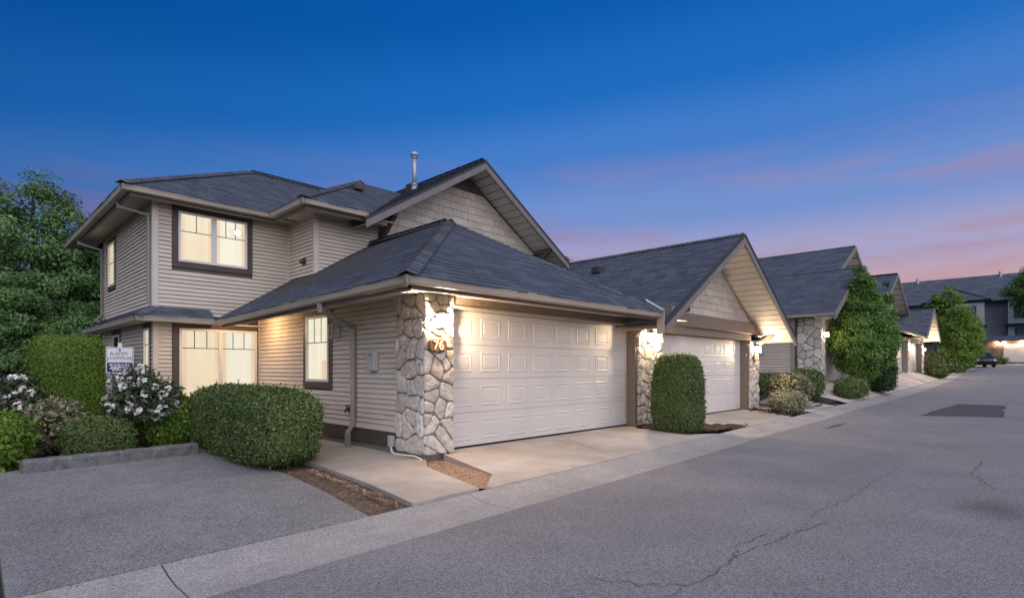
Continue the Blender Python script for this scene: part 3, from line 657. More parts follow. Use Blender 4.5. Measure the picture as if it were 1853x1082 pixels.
v = MB(); v.tube([(5.49, 11.66, 3.64), (5.42, 11.66, 3.64), (5.38, 11.66, 3.60)], .045, 8); v.box(5.455, 5.468, 11.58, 11.74, 3.56, 3.72); v.build('dryer_vent', 'taupe', H1)
m = MB(); m.tube([(4.36, 12.497, 4.21), (4.36, 12.494, 4.21)], .06, 14); m.build('ceiling_lamp', 'lampglow', H1)
m = MB(); m.box(4.811, 4.816, 9.30, 9.55, 1.08, 1.42); m.build('glowing_cabinet', 'curtainglow', H1)  # cabinet shape glows by itself, room light put into its colour
# -- garage shell
pil = pillar(H1, 4.77, 5.34, 6.37, 7.10, .0, ZS, 11, True, .205); pil['label'] = 'corner pillar of rounded light stones'
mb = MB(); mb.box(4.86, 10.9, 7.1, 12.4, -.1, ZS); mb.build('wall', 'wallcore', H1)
garage_door(H1, 5.36, 10.55, 6.62, .01, 2.2, label='white panelled double garage door')
mb = MB(); mb.box(5.34, 10.62, 6.40, 6.60, 2.235, ZS); mb.build('door_header', 'beam', H1)
mb = MB(); mb.box(5.34, 10.60, 6.385, 6.62, 2.198, 2.234); mb.build('header_trim', 'gutter', H1)
mb = MB(); mb.box(10.556, 10.60, 6.40, 6.66, 0, 2.197); mb.build('door_jamb', 'beam', H1)
mb = MB(); mb.box(5.335, 5.358, 6.45, 6.66, 0, 2.197); mb.build('door_jamb', 'beam', H1)
# -- garage hip roof
E0, ZE = (3.8, 5.42), 2.40; PK = (6.87, 8.36, 4.16); back = 12.5
ez = lambda y: 2.40 - .13 * max(0, (y - 5.42) / 6.7)
roof_plane(H1, [(3.8, 12.1, 2.27), (3.8, 5.42, 2.40), PK, (6.87, 12.5, 4.16)])
roof_plane(H1, [(3.8, 5.42, 2.40), (9.94, 5.42, 2.40), PK])
roof_plane(H1, [(9.94, 5.42, 2.40), (9.94, 12.5, 2.40), (6.87, 12.5, 4.16), PK])
caps(H1, (3.78, 5.40, 2.42), (6.85, 8.34, 4.19), .135, .15, .42); caps(H1, (9.94, 5.42, 2.41), (6.87, 8.36, 4.17), .12, .15, .42); caps(H1, (6.87, 8.3, 4.19), (6.87, 11.2, 4.19), .125, .15, .5)
mb = MB(); mb.sweep([(3.93, 12.2, 2.17), (3.93, 5.55, 2.30), (10.0, 5.55, 2.30)], GUT); g = mb.build('gutter', 'gutter', H1)
mb = MB(); mb.box(9.985, 10.02, 5.40, 5.56, 1.98, 2.42); mb.build('gutter_end', 'gutter', H1)
mb = MB(); mb.hexa([(3.94, 5.56, 2.235), (3.965, 5.56, 2.235), (3.965, 12.15, 2.12), (3.94, 12.15, 2.12), (3.94, 5.56, 2.30), (3.965, 5.56, 2.30), (3.965, 12.15, 2.18), (3.94, 12.15, 2.18)]); mb.box(3.94, 9.99, 5.56, 5.585, 2.255, 2.32); mb.build('fascia', 'beam', H1)
mb = MB(); mb.hexa([(3.965, 5.585, 2.315), (4.84, 5.585, ZS), (4.84, 12.5, 2.34), (3.965, 12.5, 2.19), (3.965, 5.585, 2.325), (4.84, 5.585, ZS + .01), (4.84, 12.5, 2.35), (3.965, 12.5, 2.20)]); mb.build('soffit', 'soffit', H1)
mb = MB(); mb.hexa([(4.0, 5.585, 2.318), (11.4, 5.585, 2.318), (11.4, 6.62, ZS + .002), (4.84, 6.62, ZS + .002), (4.0, 5.585, 2.33), (11.4, 5.585, 2.33), (11.4, 6.62, ZS + .02), (4.84, 6.62, ZS + .02)]); mb.build('soffit', 'soffit', H1)
mb = MB(); mb.hexa([(9.62, 5.60, 2.62), (9.72, 5.56, 2.58), (9.98, 5.38, 2.43), (9.90, 5.38, 2.43), (9.62, 5.60, 2.66), (9.72, 5.56, 2.62), (9.98, 5.38, 2.46), (9.90, 5.38, 2.46)]); mb.build('valley_flashing', 'galv', H1)
# downspouts
def downspout(parent, pts, w=.075, name='downspout'):
    mb = MB()
    for a, b in zip(pts, pts[1:]): mb.bar(a, b, w, w * .8, up=(1, .2, 0) if abs(a[0] - b[0]) < .01 and abs(a[1] - b[1]) < .01 else (0, 0, 1))
    for p in pts[1:-1]: mb.tube([Vector(p) - Vector((0, 0, .035)), Vector(p) + Vector((0, 0, .035))], w * .55, 8)
    return mb.build(name, 'downspout', parent)
downspout(H1, [(3.86, 7.72, 2.27), (3.88, 7.74, 2.15), (4.72, 8.28, 1.97), (4.73, 8.29, .34), (4.66, 8.34, .20), (4.66, 8.34, -.04)])
# -- lower skirt roof at the back-left
roof_plane(H1, [(2.43, 12.1, 2.27), (3.8, 12.1, 2.27), (3.8, 12.5, 2.5), (2.8, 12.5, 2.5)], expo=.12)
roof_plane(H1, [(2.43, 18.0, 2.27), (2.43, 12.1, 2.27), (2.8, 12.5, 2.5), (2.8, 18.0, 2.5)], expo=.12)
caps(H1, (2.41, 12.08, 2.28), (2.82, 12.52, 2.52), .12, .15, .4)
mb = MB(); mb.sweep([(2.55, 18.0, 2.17), (2.55, 12.22, 2.17), (3.95, 12.22, 2.17)], GUT); mb.build('gutter', 'gutter', H1)
mb = MB(); mb.box(2.56, 4.84, 12.23, 12.5, 2.185, 2.2); mb.box(2.56, 2.82, 12.5, 18, 2.185, 2.2); mb.build('soffit', 'soffit', H1)
# -- upper hip roof
z0 = 4.66; sl_ = .56; xe, ye, yb = 2.2, 12.02, 19.2; t = (yb - ye) / 2; za = z0 + sl_ * t
roof_plane(H1, [(xe, ye, z0), (8.2, ye, z0), (8.2, ye + t, za), (xe + t, ye + t, za)])
roof_plane(H1, [(xe, yb, z0), (xe, ye, z0), (xe + t, ye + t, za)])
roof_plane(H1, [(9, yb, z0), (xe, yb, z0), (xe + t, ye + t, za), (9, ye + t, za)])
caps(H1, (xe - .02, ye - .02, z0 + .02), (xe + t, ye + t, za + .03), .12, .15, .4); caps(H1, (xe + t, ye + t, za + .025), (8.2, ye + t, za + .025), .12, .15, .5)
t2 = 3.05; bx, by = 4.86, 10.45; s2 = .575
roof_plane(H1, [(bx, by, z0), (6.5, by, z0), (bx + 2 * t2, by + t2, z0 + s2 * t2), (bx + t2, by + t2, z0 + s2 * t2)])
roof_plane(H1, [(bx, 13.4, z0), (bx, by, z0), (bx + t2, by + t2, z0 + s2 * t2), (bx + t2, 15.5, z0 + s2 * t2)])
caps(H1, (bx - .02, by - .02, z0 + .02), (bx + t2, by + t2, z0 + s2 * t2 + .03), .12, .15, .4); caps(H1, (bx + t2, by + t2 - .05, z0 + s2 * t2 + .025), (bx + t2, 15.5, z0 + s2 * t2 + .025), .12, .15, .5)
mb = MB(); mb.sweep([(xe + .13, yb, 4.555), (xe + .13, ye + .13, 4.555), (bx + .13, ye + .13, 4.555), (bx + .13, by + .13, 4.555), (6.36, by + .13, 4.555)], GUT); mb.build('gutter', 'gutter', H1)
mb = MB(); mb.box(xe + .14, xe + .165, ye + .165, yb, 4.49, 4.60); mb.box(xe + .14, bx + .14, ye + .14, ye + .164, 4.49, 4.60); mb.box(bx + .14, bx + .165, by + .165, ye + .139, 4.49, 4.60); mb.box(bx + .14, 6.9, by + .14, by + .164, 4.49, 4.60); mb.build('fascia', 'beam', H1)
mb = MB(); mb.box(xe + .165, 2.82, ye + .165, yb, 4.598, 4.612); mb.box(2.82, 5.5, ye + .165, 12.52, 4.598, 4.612); mb.box(bx + .166, 5.51, by + .165, ye + .166, 4.598, 4.612); mb.box(5.51, 7.1, by + .166, 11.22, 4.598, 4.612); mb.build('soffit', 'soffit', H1)
downspout(H1, [(xe + .1, 13.0, 4.56), (xe + .12, 13.0, 4.46), (2.74, 12.62, 4.30), (2.74, 12.60, 2.55)], .055)
downspout(H1, [(xe + .1, 17.6, 4.56), (xe + .12, 17.55, 4.45), (2.74, 17.3, 4.30), (2.74, 17.3, 2.62), (2.5, 16.6, 2.44), (2.46, 16.0, 2.40)], .06)
# -- big street gable
ax, az, hw, ys_ = 9.80, 6.72, 3.50, .61; gy, gw = 10.45, 11.2; el = az - ys_ * hw
roof_plane(H1, [(ax - hw, 16.5, el), (ax - hw, gy, el), (ax, gy, az), (ax, 16.5, az)]); roof_plane(H1, [(ax + hw, gy, el), (ax + hw, 16.5, el), (ax, 16.5, az), (ax, gy, az)])
caps(H1, (ax, gy, az + .02), (ax, 16.5, az + .02), .12, .15, .55)
mb = MB(); o = .03; mb.prism([(ax - hw - o, gy - .035, el - .06), (ax, gy - .035, az - .02), (ax, gy - .035, az - .23), (ax - hw - o, gy - .035, el - .27)], (0, .045, 0)); mb.build('rake_board', 'rake', H1)
mb = MB(); mb.prism([(ax + hw + o, gy - .035, el - .06), (ax, gy - .035, az - .02), (ax, gy - .035, az - .23), (ax + hw + o, gy - .035, el - .27)], (0, .045, 0)); mb.build('rake_board', 'rake', H1)
for s in (-1, 1):
    mb = MB(); mb.prism([(ax + s * (hw + .05), gy - .05, el - .045), (ax, gy - .05, az + .008), (ax, gy - .05, az - .05), (ax + s * (hw + .05), gy - .05, el - .105)], (0, .06, 0)); mb.build('drip_edge', 'roofdeck', H1)
gable_soffit(H1, ax + hw - .02, el - .17, ax + .02, az - .17, gy + .01, gw + .02, 16); gable_soffit(H1, ax - hw + .02, el - .17, ax - .02, az - .17, gy + .01, gw + .02, 16)
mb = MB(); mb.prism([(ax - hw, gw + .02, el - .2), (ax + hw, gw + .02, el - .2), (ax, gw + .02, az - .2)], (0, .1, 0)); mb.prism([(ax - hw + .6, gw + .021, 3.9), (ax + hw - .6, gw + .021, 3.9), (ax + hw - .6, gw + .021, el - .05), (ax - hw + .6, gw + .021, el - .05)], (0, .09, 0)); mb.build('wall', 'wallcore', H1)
lap_shingles(H1, planeY(gw + .02), 4.0, az - .62, lambda z: max(7.1, ax - (az - .24 - z) / ys_), lambda z: min(12.9, ax + (az - .24 - z) / ys_), .19)
mb = MB(); mb.prism([(ax - .66, gw - .03, az - .62), (ax + .66, gw - .03, az - .62), (ax, gw - .03, az - .19)], (0, .045, 0)); mb.build('gable_peak_panel', 'taupe', H1)
for s in (-1, 1):
    X = ax + s * 2.72; mb = MB(); mb.bar((X, gw, 4.25), (X, gy + .08, 4.83), .11, .12); mb.box(X - .055, X + .055, gw - .11, gw, 4.0, 4.75); mb.box(X - .054, X + .054, gy + .05, gw - .11, 4.74, 4.86); mb.build('gable_bracket', 'taupe', H1)
# roof fittings
m = MB(); m.tube([(9.39, 13, 6.2), (9.39, 13, 6.55)], .085, 14); m.tube([(9.39, 13, 6.50), (9.39, 13, 7.42)], .062, 14); m.tube([(9.39, 13, 6.56), (9.39, 13, 6.60)], .10, 14); m.tube([(9.39, 13, 7.36), (9.39, 13, 7.40)], .085, 14); m.tube([(9.39, 13, 7.43), (9.39, 13, 7.45), (9.39, 13, 7.52)], [.11, .115, .10], 14); m.tube([(9.39, 13, 7.40), (9.39, 13, 7.44)], .055, 10); m.build('flue_pipe', 'galv', H1, True)
m = MB(); m.box(9.55, 9.98, 13.3, 13.7, 6.55, 6.80); bevel(m.build('roof_vent', 'roofdeck', H1), .03)
m = MB(); m.box(7.05, 7.3, 12.2, 12.45, 5.75, 5.90); bevel(m.build('roof_vent', 'taupe', H1), .02)
m = MB(); m.bar((7.0, 15.3, 6.28), (7.9, 15.3, 6.52), .3, .08); m.build('ridge_vent', 'roofdeck', H1)
def downlight(x, y, z, label, power):
    t = thing('soffit_downlight', label, 'ceiling lamp', None, (x, y, z)); m = MB(); m.tube([(0, 0, -.012), (0, 0, .004)], .085, 16); m.build('trim_ring', 'whiteframe', t); m = MB(); m.tube([(0, 0, -.016), (0, 0, -.013)], .06, 16); m.build('lens', 'lampglow', t)
    l = bpy.data.lights.new('bulb', 'POINT'); l.energy = power; l.color = (1.0, .62, .34); l.shadow_soft_size = .05; lo = bpy.data.objects.new('bulb', l); COL.objects.link(lo); lo.parent = t; lo.location = (0, 0, -.09)
downlight(4.22, 11.55, 2.24, 'round recessed soffit light over the wide sliding window', 30)
# wall fittings on the side wall
t = thing('meter_box', 'pale grey utility box on the siding beside the stone pillar', 'utility box')
m = MB(); m.box(4.70, 4.797, 7.60, 7.82, 1.24, 1.54); bevel(m.build('box', 'boxgrey', t), .012); m = MB(); m.box(4.692, 4.70, 7.69, 7.73, 1.475, 1.50); m.build('latch', 'lampmetal', t)
lantern(4.795, 8.88, 1.92, 'unlit carriage lamp on the siding next to the downspout', None, 0, .11, .2, -1, 0, False)
t = thing('hose_bib', 'small dark hose tap on the siding beside the downspout', 'tap'); m = MB(); m.tube([(4.80, 8.47, .58), (4.70, 8.47, .58), (4.68, 8.47, .53)], .022, 8); m.box(4.78, 4.797, 8.42, 8.52, .52, .64); m.build('spout', 'lampmetal', t); m = MB(); m.tube([(4.72, 8.47, .60), (4.72, 8.47, .645)], .012, 6); m.tube([(4.72, 8.47, .645), (4.72, 8.47, .655)], .035, 8); m.build('handle', 'lampmetal', t)
t = thing('conduit', 'grey junction box with a pale pipe curving to the ground at the pillar foot', 'conduit')
m = MB(); m.box(4.72, 4.79, 7.13, 7.24, .07, .24); bevel(m.build('junction_box', 'boxgrey', t), .006)
m = MB(); m.tube([(4.735, 7.17, .07), (4.735, 7.14, .0), (4.735, 7.05, -.03), (4.74, 6.55, -.01), (4.73, 6.40, -.03), (4.70, 6.30, -.09)], .018, 8); m.build('pipe', 'cream', t, True)
lantern(5.05, 6.365, 1.97, 'lit wall lantern above the number 76 plaque', power=34)
plaque(4.99, 6.355, 1.61, '76', 'brown stone plaque with raised cream numerals 76')

# ================================================================== adjoining gabled garage
H2 = thing('gabled_house', 'beige gabled garage wing with a lit soffit joined to the corner townhouse', 'house')
pl2 = pillar(H2, 10.60, 11.74, 6.37, 6.9, .0, ZS, 31, False, .19); pillar(H2, 17.09, 17.9, 6.37, 7.0, .0, 2.12, 41, False, .19)
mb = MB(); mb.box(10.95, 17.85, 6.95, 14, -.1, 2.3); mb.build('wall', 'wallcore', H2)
siding(H2, lambda u, d, z: (17.9 + d, u, z), 7.0, 14, .1, 2.3, expo=.11)
garage_door(H2, 11.76, 17.02, 6.62, .01, 2.12, label='white panelled garage door under the front gable')
mb = MB(); mb.box(17.03, 17.09, 6.42, 6.68, 0, 2.12); mb.build('door_jamb', 'beam', H2)
mb = MB(); mb.box(11.3, 18.0, 6.28, 6.58, 2.32, 2.66); bevel(mb.build('gable_beam', 'beam', H2), .01)
mb = MB(); mb.box(11.5, 17.2, 6.36, 6.66, 2.13, 2.318); mb.build('door_header', 'beam', H2)
a2, z2, h2, s_, y2, w2 = 14.15, 4.70, 4.08, .60, 5.42, 6.37; e2 = z2 - s_ * h2
roof_plane(H2, [(a2 - h2, 15, e2), (a2 - h2, y2, e2), (a2, y2, z2), (a2, 15, z2)]); roof_plane(H2, [(a2 + h2, y2, e2), (a2 + h2, 15, e2), (a2, 15, z2), (a2, y2, z2)])
caps(H2, (a2, y2, z2 + .02), (a2, 15, z2 + .02), .13, .15, .55)
for s in (-1, 1):
    mb = MB(); mb.prism([(a2 + s * (h2 + .03), y2 - .04, e2 - .05), (a2, y2 - .04, z2 - .02), (a2, y2 - .04, z2 - .24), (a2 + s * (h2 + .03), y2 - .04, e2 - .27)], (0, .05, 0)); mb.build('rake_board', 'rake', H2)
    mb = MB(); mb.prism([(a2 + s * (h2 + .05), y2 - .056, e2 - .04), (a2, y2 - .056, z2 + .008), (a2, y2 - .056, z2 - .06), (a2 + s * (h2 + .05), y2 - .056, e2 - .108)], (0, .065, 0)); mb.build('drip_edge', 'roofdeck', H2)
    gable_soffit(H2, a2 + s * (h2 - .02), e2 - .17, a2 + s * .02, z2 - .17, y2 + .012, w2 + .02, 19)
    X = a2 + s * 3.70
    mb = MB(); mb.box(X - .07, X + .07, y2 + .02, w2 + .2, 2.42, 2.58); mb.build('outlooker_beam', 'beam', H2)
    mb = MB(); mb.bar((X, w2 - .02, 2.02), (X, y2 + .32, 2.46), .11, .12); mb.build('brace', 'beam', H2)
mb = MB(); mb.prism([(a2 - h2 + .2, w2, e2 + .05), (a2 + h2 - .2, w2, e2 + .05), (a2, w2, z2 - .2)], (0, .12, 0)); mb.build('wall', 'wallcore', H2)
lap_shingles(H2, planeY(w2), 2.66, z2 - .3, lambda z: a2 - (z2 - .22 - z) / s_, lambda z: a2 + (z2 - .22 - z) / s_, .19)
mb = MB(); mb.box(12.66, 12.82, 6.20, 6.36, 2.68, 2.84); bevel(mb.build('security_light', 'lampmetal', H2), .03)
m = MB(); m.box(11.4, 11.8, 8.9, 9.2, 3.05, 3.35); bevel(m.build('roof_vent', 'roofdeck', H2), .03); m = MB(); m.box(12.9, 13.3, 9.0, 9.3, 4.0, 4.2); bevel(m.build('roof_vent', 'roofdeck', H2), .03)
lantern(11.08, 6.365, 1.97, 'lit wall lantern on the pillar behind the clipped upright shrub', power=40)
lantern(17.52, 6.365, 1.86, 'lit wall lantern on the end pillar beneath the timber brace', power=24)
plaque(17.45, 6.355, 1.60, '77', 'small dark number plaque under the lantern on the end pillar', .26, .24)

# ================================================================== houses further up the street
def simple_gable(parent, x0, x1, apexx, apexz, ez, yf, yb, wall_y, lit=False, expo=.2):
    roof_plane(parent, [(x0, yb, ez), (x0, yf, ez), (apexx, yf, apexz), (apexx, yb, apexz)], expo=expo, tabw=.45); roof_plane(parent, [(x1, yf, ez), (x1, yb, ez), (apexx, yb, apexz), (apexx, yf, apexz)], expo=expo, tabw=.45)
    for xa in (x0, x1):
        mb = MB(); mb.prism([(xa, yf - .05, ez - .03), (apexx, yf - .05, apexz - .02), (apexx, yf - .05, apexz - .26), (xa, yf - .05, ez - .27)], (0, .055, 0)); mb.build('rake_board', 'rake', parent)
        s = 1 if xa > apexx else -1
        gable_soffit(parent, xa - s * .02, ez - .17, apexx + s * .02, apexz - .17, yf + .01, wall_y + .02, 8)
    sl_ = (apexz - ez) / (apexx - x0)
    mb = MB(); mb.prism([(x0 + .1, wall_y, ez - .1), (x1 - .1, wall_y, ez - .1), (apexx, wall_y, apexz - .18)], (0, .12, 0)); mb.build('gable_wall', 'siding', parent)
H3 = thing('dark_roof_house', 'house with tall dark roof planes and stone corner behind the conical tree', 'house')
s3 = .70
simple_gable(H3, 24.15, 32.9, 28.5, 5.82, 3.45, 5.75, 14, 6.4)
siding(H3, planeX(24.86), 7.3, 14, s3 - .1, 3.38, expo=.12); pillar(H3, 24.84, 25.35, 6.35, 7.3, s3 - .25, 3.36, 61, True, .24, base=False)
mb = MB(); mb.box(24.8, 24.86, 7.28, 7.36, s3, 3.4); mb.build('corner_trim', 'taupe', H3)
mb = MB(); mb.box(24.98, 32.4, 7.25, 14, .4, 3.4); mb.build('wall', 'wallcore', H3)
garage_door(H3, 25.36, 30.4, 6.62, s3, s3 + 2.2, 4, 8); mb = MB(); mb.box(25.35, 32.4, 6.42, 6.7, s3 + 2.2, 3.4); mb.build('door_header', 'beam', H3); mb = MB(); mb.box(30.4, 32.4, 6.45, 7.25, .4, s3 + 2.2); mb.build('wall', 'siding', H3)
mb = MB(); mb.sweep([(24.26, 14, 3.33), (24.26, 5.75, 3.36)], GUT); mb.build('gutter', 'gutter', H3)
mb = MB(); mb.box(24.27, 24.9, 5.8, 14, 3.385, 3.40); mb.build('soffit', 'soffit', H3)
mb = MB(); mb.box(24.80, 24.845, 8.6, 8.8, 1.85, 2.2); mb.build('meter_box', 'boxgrey', H3)
downspout(H3, [(24.2, 7.5, 3.35), (24.3, 7.5, 3.2), (24.78, 7.42, 2.9), (24.79, 7.42, s3)], .09)
simple_gable(H3, 27.6, 37.2, 32.4, 7.55, 5.05, 6.75, 18, 7.5); mb = MB(); mb.box(28, 36.8, 7.55, 17, 2, 5.1); mb.build('wall', 'siding', H3)
m = MB(); m.box(30.2, 30.6, 11, 11.4, 6.55, 6.78); bevel(m.build('roof_vent', 'galv', H3), .03)
caps(H3, (28.5, 5.75, 5.84), (28.5, 14, 5.84), .13, .2, .5); caps(H3, (32.4, 6.75, 7.57), (32.4, 18, 7.57), .13, .2, .5)
lantern(25.12, 6.345, 2.65, 'lit wall lantern on the stone corner behind the conical tree', power=6)
H4 = thing('low_gable_house', 'house with a narrow front gable and lit entrance pillars past the conical tree', 'house')
s4 = 1.0
simple_gable(H4, 39.6, 49.6, 44.6, 7.62, 5.0, 6.8, 18, 7.6); mb = MB(); mb.box(40, 49.2, 7.65, 17, 1, 5.1); mb.build('wall', 'siding', H4)
roof_plane(H4, [(38.6, 16, 3.45), (38.6, 5.5, 3.45), (44.0, 5.5, 3.45), (44.0, 9.8, 5.95), (44.0, 16, 5.95)][:2] + [(43.6, 9.6, 6.0), (43.6, 16, 6.0)], expo=.22, tabw=.5)
roof_plane(H4, [(38.6, 5.5, 3.45), (47.0, 5.5, 3.45), (47.5, 9.6, 6.0), (43.6, 9.6, 6.0)], expo=.22, tabw=.5)
simple_gable(H4, 46.0, 53.0, 49.55, 5.62, 3.5, 5.4, 15, 6.4)
mb = MB(); mb.box(39.6, 52.6, 7.1, 16, .5, 3.45); mb.build('wall', 'siding', H4)
for i, (xa, xb) in enumerate(((39.6, 40.2), (45.4, 46.2), (51.6, 52.4))): pillar(H4, xa, xb, 6.35, 7.1, s4 - .2, 3.35, 70 + i, i == 0, .4, base=False)
for xa, xb in ((40.22, 45.38), (46.22, 51.58)): garage_door(H4, xa, xb, 6.7, s4, s4 + 2.15, 4, 8)
mb = MB(); mb.box(40.2, 45.4, 6.42, 6.75, s4 + 2.15, 3.36); mb.box(46.2, 51.6, 6.42, 6.75, s4 + 2.15, 3.4); mb.build('door_header', 'beam', H4)
mb = MB(); mb.sweep([(38.7, 16, 3.35), (38.7, 5.62, 3.35), (46.2, 5.62, 3.35)], GUT); mb.build('gutter', 'gutter', H4)
lantern(39.9, 6.34, 2.75, 'lit wall lantern on the first entrance pillar of the low gable house', power=38); lantern(45.8, 6.34, 2.75, 'lit wall lantern between the two doors of the low gable house', power=44)
lantern(52.0, 6.34, 2.7, 'lit wall lantern on the far pillar beyond the domed shrub', power=60)
# garages closing the street and the tall block behind them
FG = thing('garage_row', 'low brown masonry garage row closing the far end of the street', 'garage'); X0 = 91.5; fz = 2.0
mb = MB(); mb.box(X0, X0 + 6, -9, 11, fz - 1, fz + 2.75); mb.build('wall', 'wallcore', FG)
Mx = planeX(X0)
def fdoor(parent, y0, y1, lit):
    mb = MB(); mb.box(X0 - .04, X0, y0, y1, fz, fz + 2.3); d = mb.build('garage_door', 'doorwhite', parent)
    for r_ in range(4): m = MB(); m.box(X0 - .06, X0 - .04, y0 + .02, y1 - .02, fz + .02 + r_ * .575, fz + .565 + r_ * .575); m.build('door_section', 'doorwhite', d)
fdoor(FG, -1.2, 3.05, True); fdoor(FG, -7.6, -2.6, False); fdoor(FG, 5.1, 9.6, False)
rr = 0; z = fz
while z < fz + 2.6:
    for (ya, yb_) in ((3.05, 5.1), (-2.6, -1.2)):
        y = ya + (.3 if rr % 2 else 0) - .3
        while y < yb_:
            a, b = max(ya, y + .012), min(yb_, y + .58)
            if b - a > .05: m = MB(); m.box(X0 - .05 - random.uniform(0, .03), X0, a, b, z + .012, z + .255); m.build('masonry_block', 'brownbrick', FG)
            y += .6
    z += .26; rr += 1
mb = MB(); mb.box(X0 - .05, X0, -8, 10, fz + 2.32, fz + 2.7); mb.build('door_header', 'beam', FG)
roof_plane(FG, [(X0 - .7, 11.5, fz + 2.75), (X0 - .7, -9.5, fz + 2.75), (X0 + 4, -9.5, fz + 3.5), (X0 + 4, 11.5, fz + 3.5)], expo=.3, tabw=.7)
lantern(X0 - .055, 3.35, fz + 2.35, 'lit lamp at the masonry end of the far garage row', 'lamps over the far garage doors', 70, nx=-1, ny=0); lantern(X0 - .06, .9, fz + 2.5, 'lit lamp above the pale far garage door', 'lamps over the far garage doors', 220, nx=-1, ny=0)
TB = thing('apartment_block', 'tall dark shingled block with white window bays closing the street', 'building'); X1 = 104.; tz = 2.0
mb = MB(); mb.box(X1, X1 + 11, -14, 34, tz, tz + 9.0); mb.build('wall', 'farwall', TB)
roof_plane(TB, [(X1 - .9, 35, tz + 8.9), (X1 - .9, -15, tz + 8.9), (X1 + 5.5, -15, tz + 13.2), (X1 + 5.5, 35, tz + 13.2)], expo=.4, tabw=.9); roof_plane(TB, [(X1 + 12, -15, tz + 8.9), (X1 + 12, 35, tz + 8.9), (X1 + 5.5, 35, tz + 13.2), (X1 + 5.5, -15, tz + 13.2)], expo=.5, tabw=.9, shingles=False)
def bay(y0, y1, gab=True):
    Mb = planeX(X1 - .6); mb = MB(); mb.box(X1 - .6, X1 + .2, y0, y1, tz + 5.5, tz + 9.2); b = mb.build('window_bay', 'farwhite', TB)
    mb = MB(); mb.box(X1 - .35, X1 + .2, y0, y1, tz + 3.0, tz + 5.4); mb.build('window_bay', 'farwhite', TB)
    mb = MB(); mb.box(X1 - .8, X1 + .2, y0 - .3, y1 + .3, tz + 5.15, tz + 5.5); mb.build('belt_roof', 'roofdeck', TB)
    n = max(1, int((y1 - y0) / 2.4)); w = (y1 - y0) / n
    for i in range(n):
        yc = y0 + (i + .5) * w
        for (za_, zb_, ww, dd) in ((tz + 6.3, tz + 8.3, 1.5, .6), (tz + 3.4, tz + 5.0, 1.3, .35)):
            Mw = planeX(X1 - dd); m = MB(); m.mbox(Mw, yc - ww / 2, yc + ww / 2, 0, .05, za_, zb_); wo = m.build('window', 'taupe', TB)
            for (p, q) in ((yc - ww / 2 + .12, yc - .04), (yc + .04, yc + ww / 2 - .12)): m = MB(); m.mbox(Mw, p, q, .05, .07, za_ + .12, zb_ - .12); m.build('pane', 'farglass', wo)
    if gab:
        yc = (y0 + y1) / 2; hh = (y1 - y0) / 2 + .8; mb = MB(); mb.prism([(X1 - 1.1, yc - hh, tz + 9.1), (X1 - 1.1, yc + hh, tz + 9.1), (X1 - 1.1, yc, tz + 10.9)], (4, 0, 0)); mb.build('dormer_roof', 'roofdeck', TB)
        mb = MB(); mb.prism([(X1 - 1.15, yc - hh + .4, tz + 9.1), (X1 - 1.15, yc + hh - .4, tz + 9.1), (X1 - 1.15, yc, tz + 10.6)], (.04, 0, 0)); mb.build('dormer_wall', 'farwall', TB)
bay(-5.5, 3.0, False); bay(5.5, 12); bay(16, 22); bay(25, 31); bay(-12, -8, False)
for yy in (-3, 4, 14, 20): m = MB(); m.tube([(X1 + 5.2, yy, tz + 12.8), (X1 + 5.2, yy, tz + 13.7)], .2, 8); m.build('roof_vent', 'galv', TB)

# ================================================================== vegetation
def leaves(name, P, Nn, size, m, parent, tint, aspect=.5, spread=.9):
    n = len(P); P = np.asarray(P); Nn = np.asarray(Nn); Nn = Nn / (np.linalg.norm(Nn, axis=1, keepdims=True) + 1e-9)
    nn = Nn + rng.normal(0, spread, (n, 3)) * .6; nn /= np.linalg.norm(nn, axis=1, keepdims=True)
    a = rng.normal(0, 1, (n, 3)); a -= nn * (a * nn).sum(1, keepdims=True); a /= np.linalg.norm(a, axis=1, keepdims=True); b = np.cross(nn, a)
    s = (size * rng.uniform(.6, 1.35, n))[:, None]; a = a * s; b = b * s * aspect; fold = nn * s * .18
    V = np.empty((n, 4, 3)); V[:, 0] = P - a; V[:, 1] = P + b + fold; V[:, 2] = P + a; V[:, 3] = P - b + fold
    me = bpy.data.meshes.new(name); me.vertices.add(n * 4); me.vertices.foreach_set('co', V.reshape(-1).astype(np.float32)); me.loops.add(n * 4); me.loops.foreach_set('vertex_index', np.arange(n * 4, dtype=np.int32))
    me.polygons.add(n); me.polygons.foreach_set('loop_start', np.arange(0, n * 4, 4, dtype=np.int32)); me.polygons.foreach_set('loop_total', np.full(n, 4, np.int32)); me.update()
    at = me.attributes.new('tint', 'FLOAT', 'POINT'); at.data.foreach_set('value', np.repeat(np.clip(tint, 0, 1), 4).astype(np.float32)); me.materials.append(MATS[m]); return link(name, me, parent)
def vnoise(P, f, seed):
    r = np.random.default_rng(seed); out = np.zeros(len(P))
    for k in range(7):
        d = r.normal(0, 1, 3); d /= np.linalg.norm(d); out += np.sin((P @ d) * f * r.uniform(.6, 1.6) + r.uniform(0, 6.28))
    return out / 7
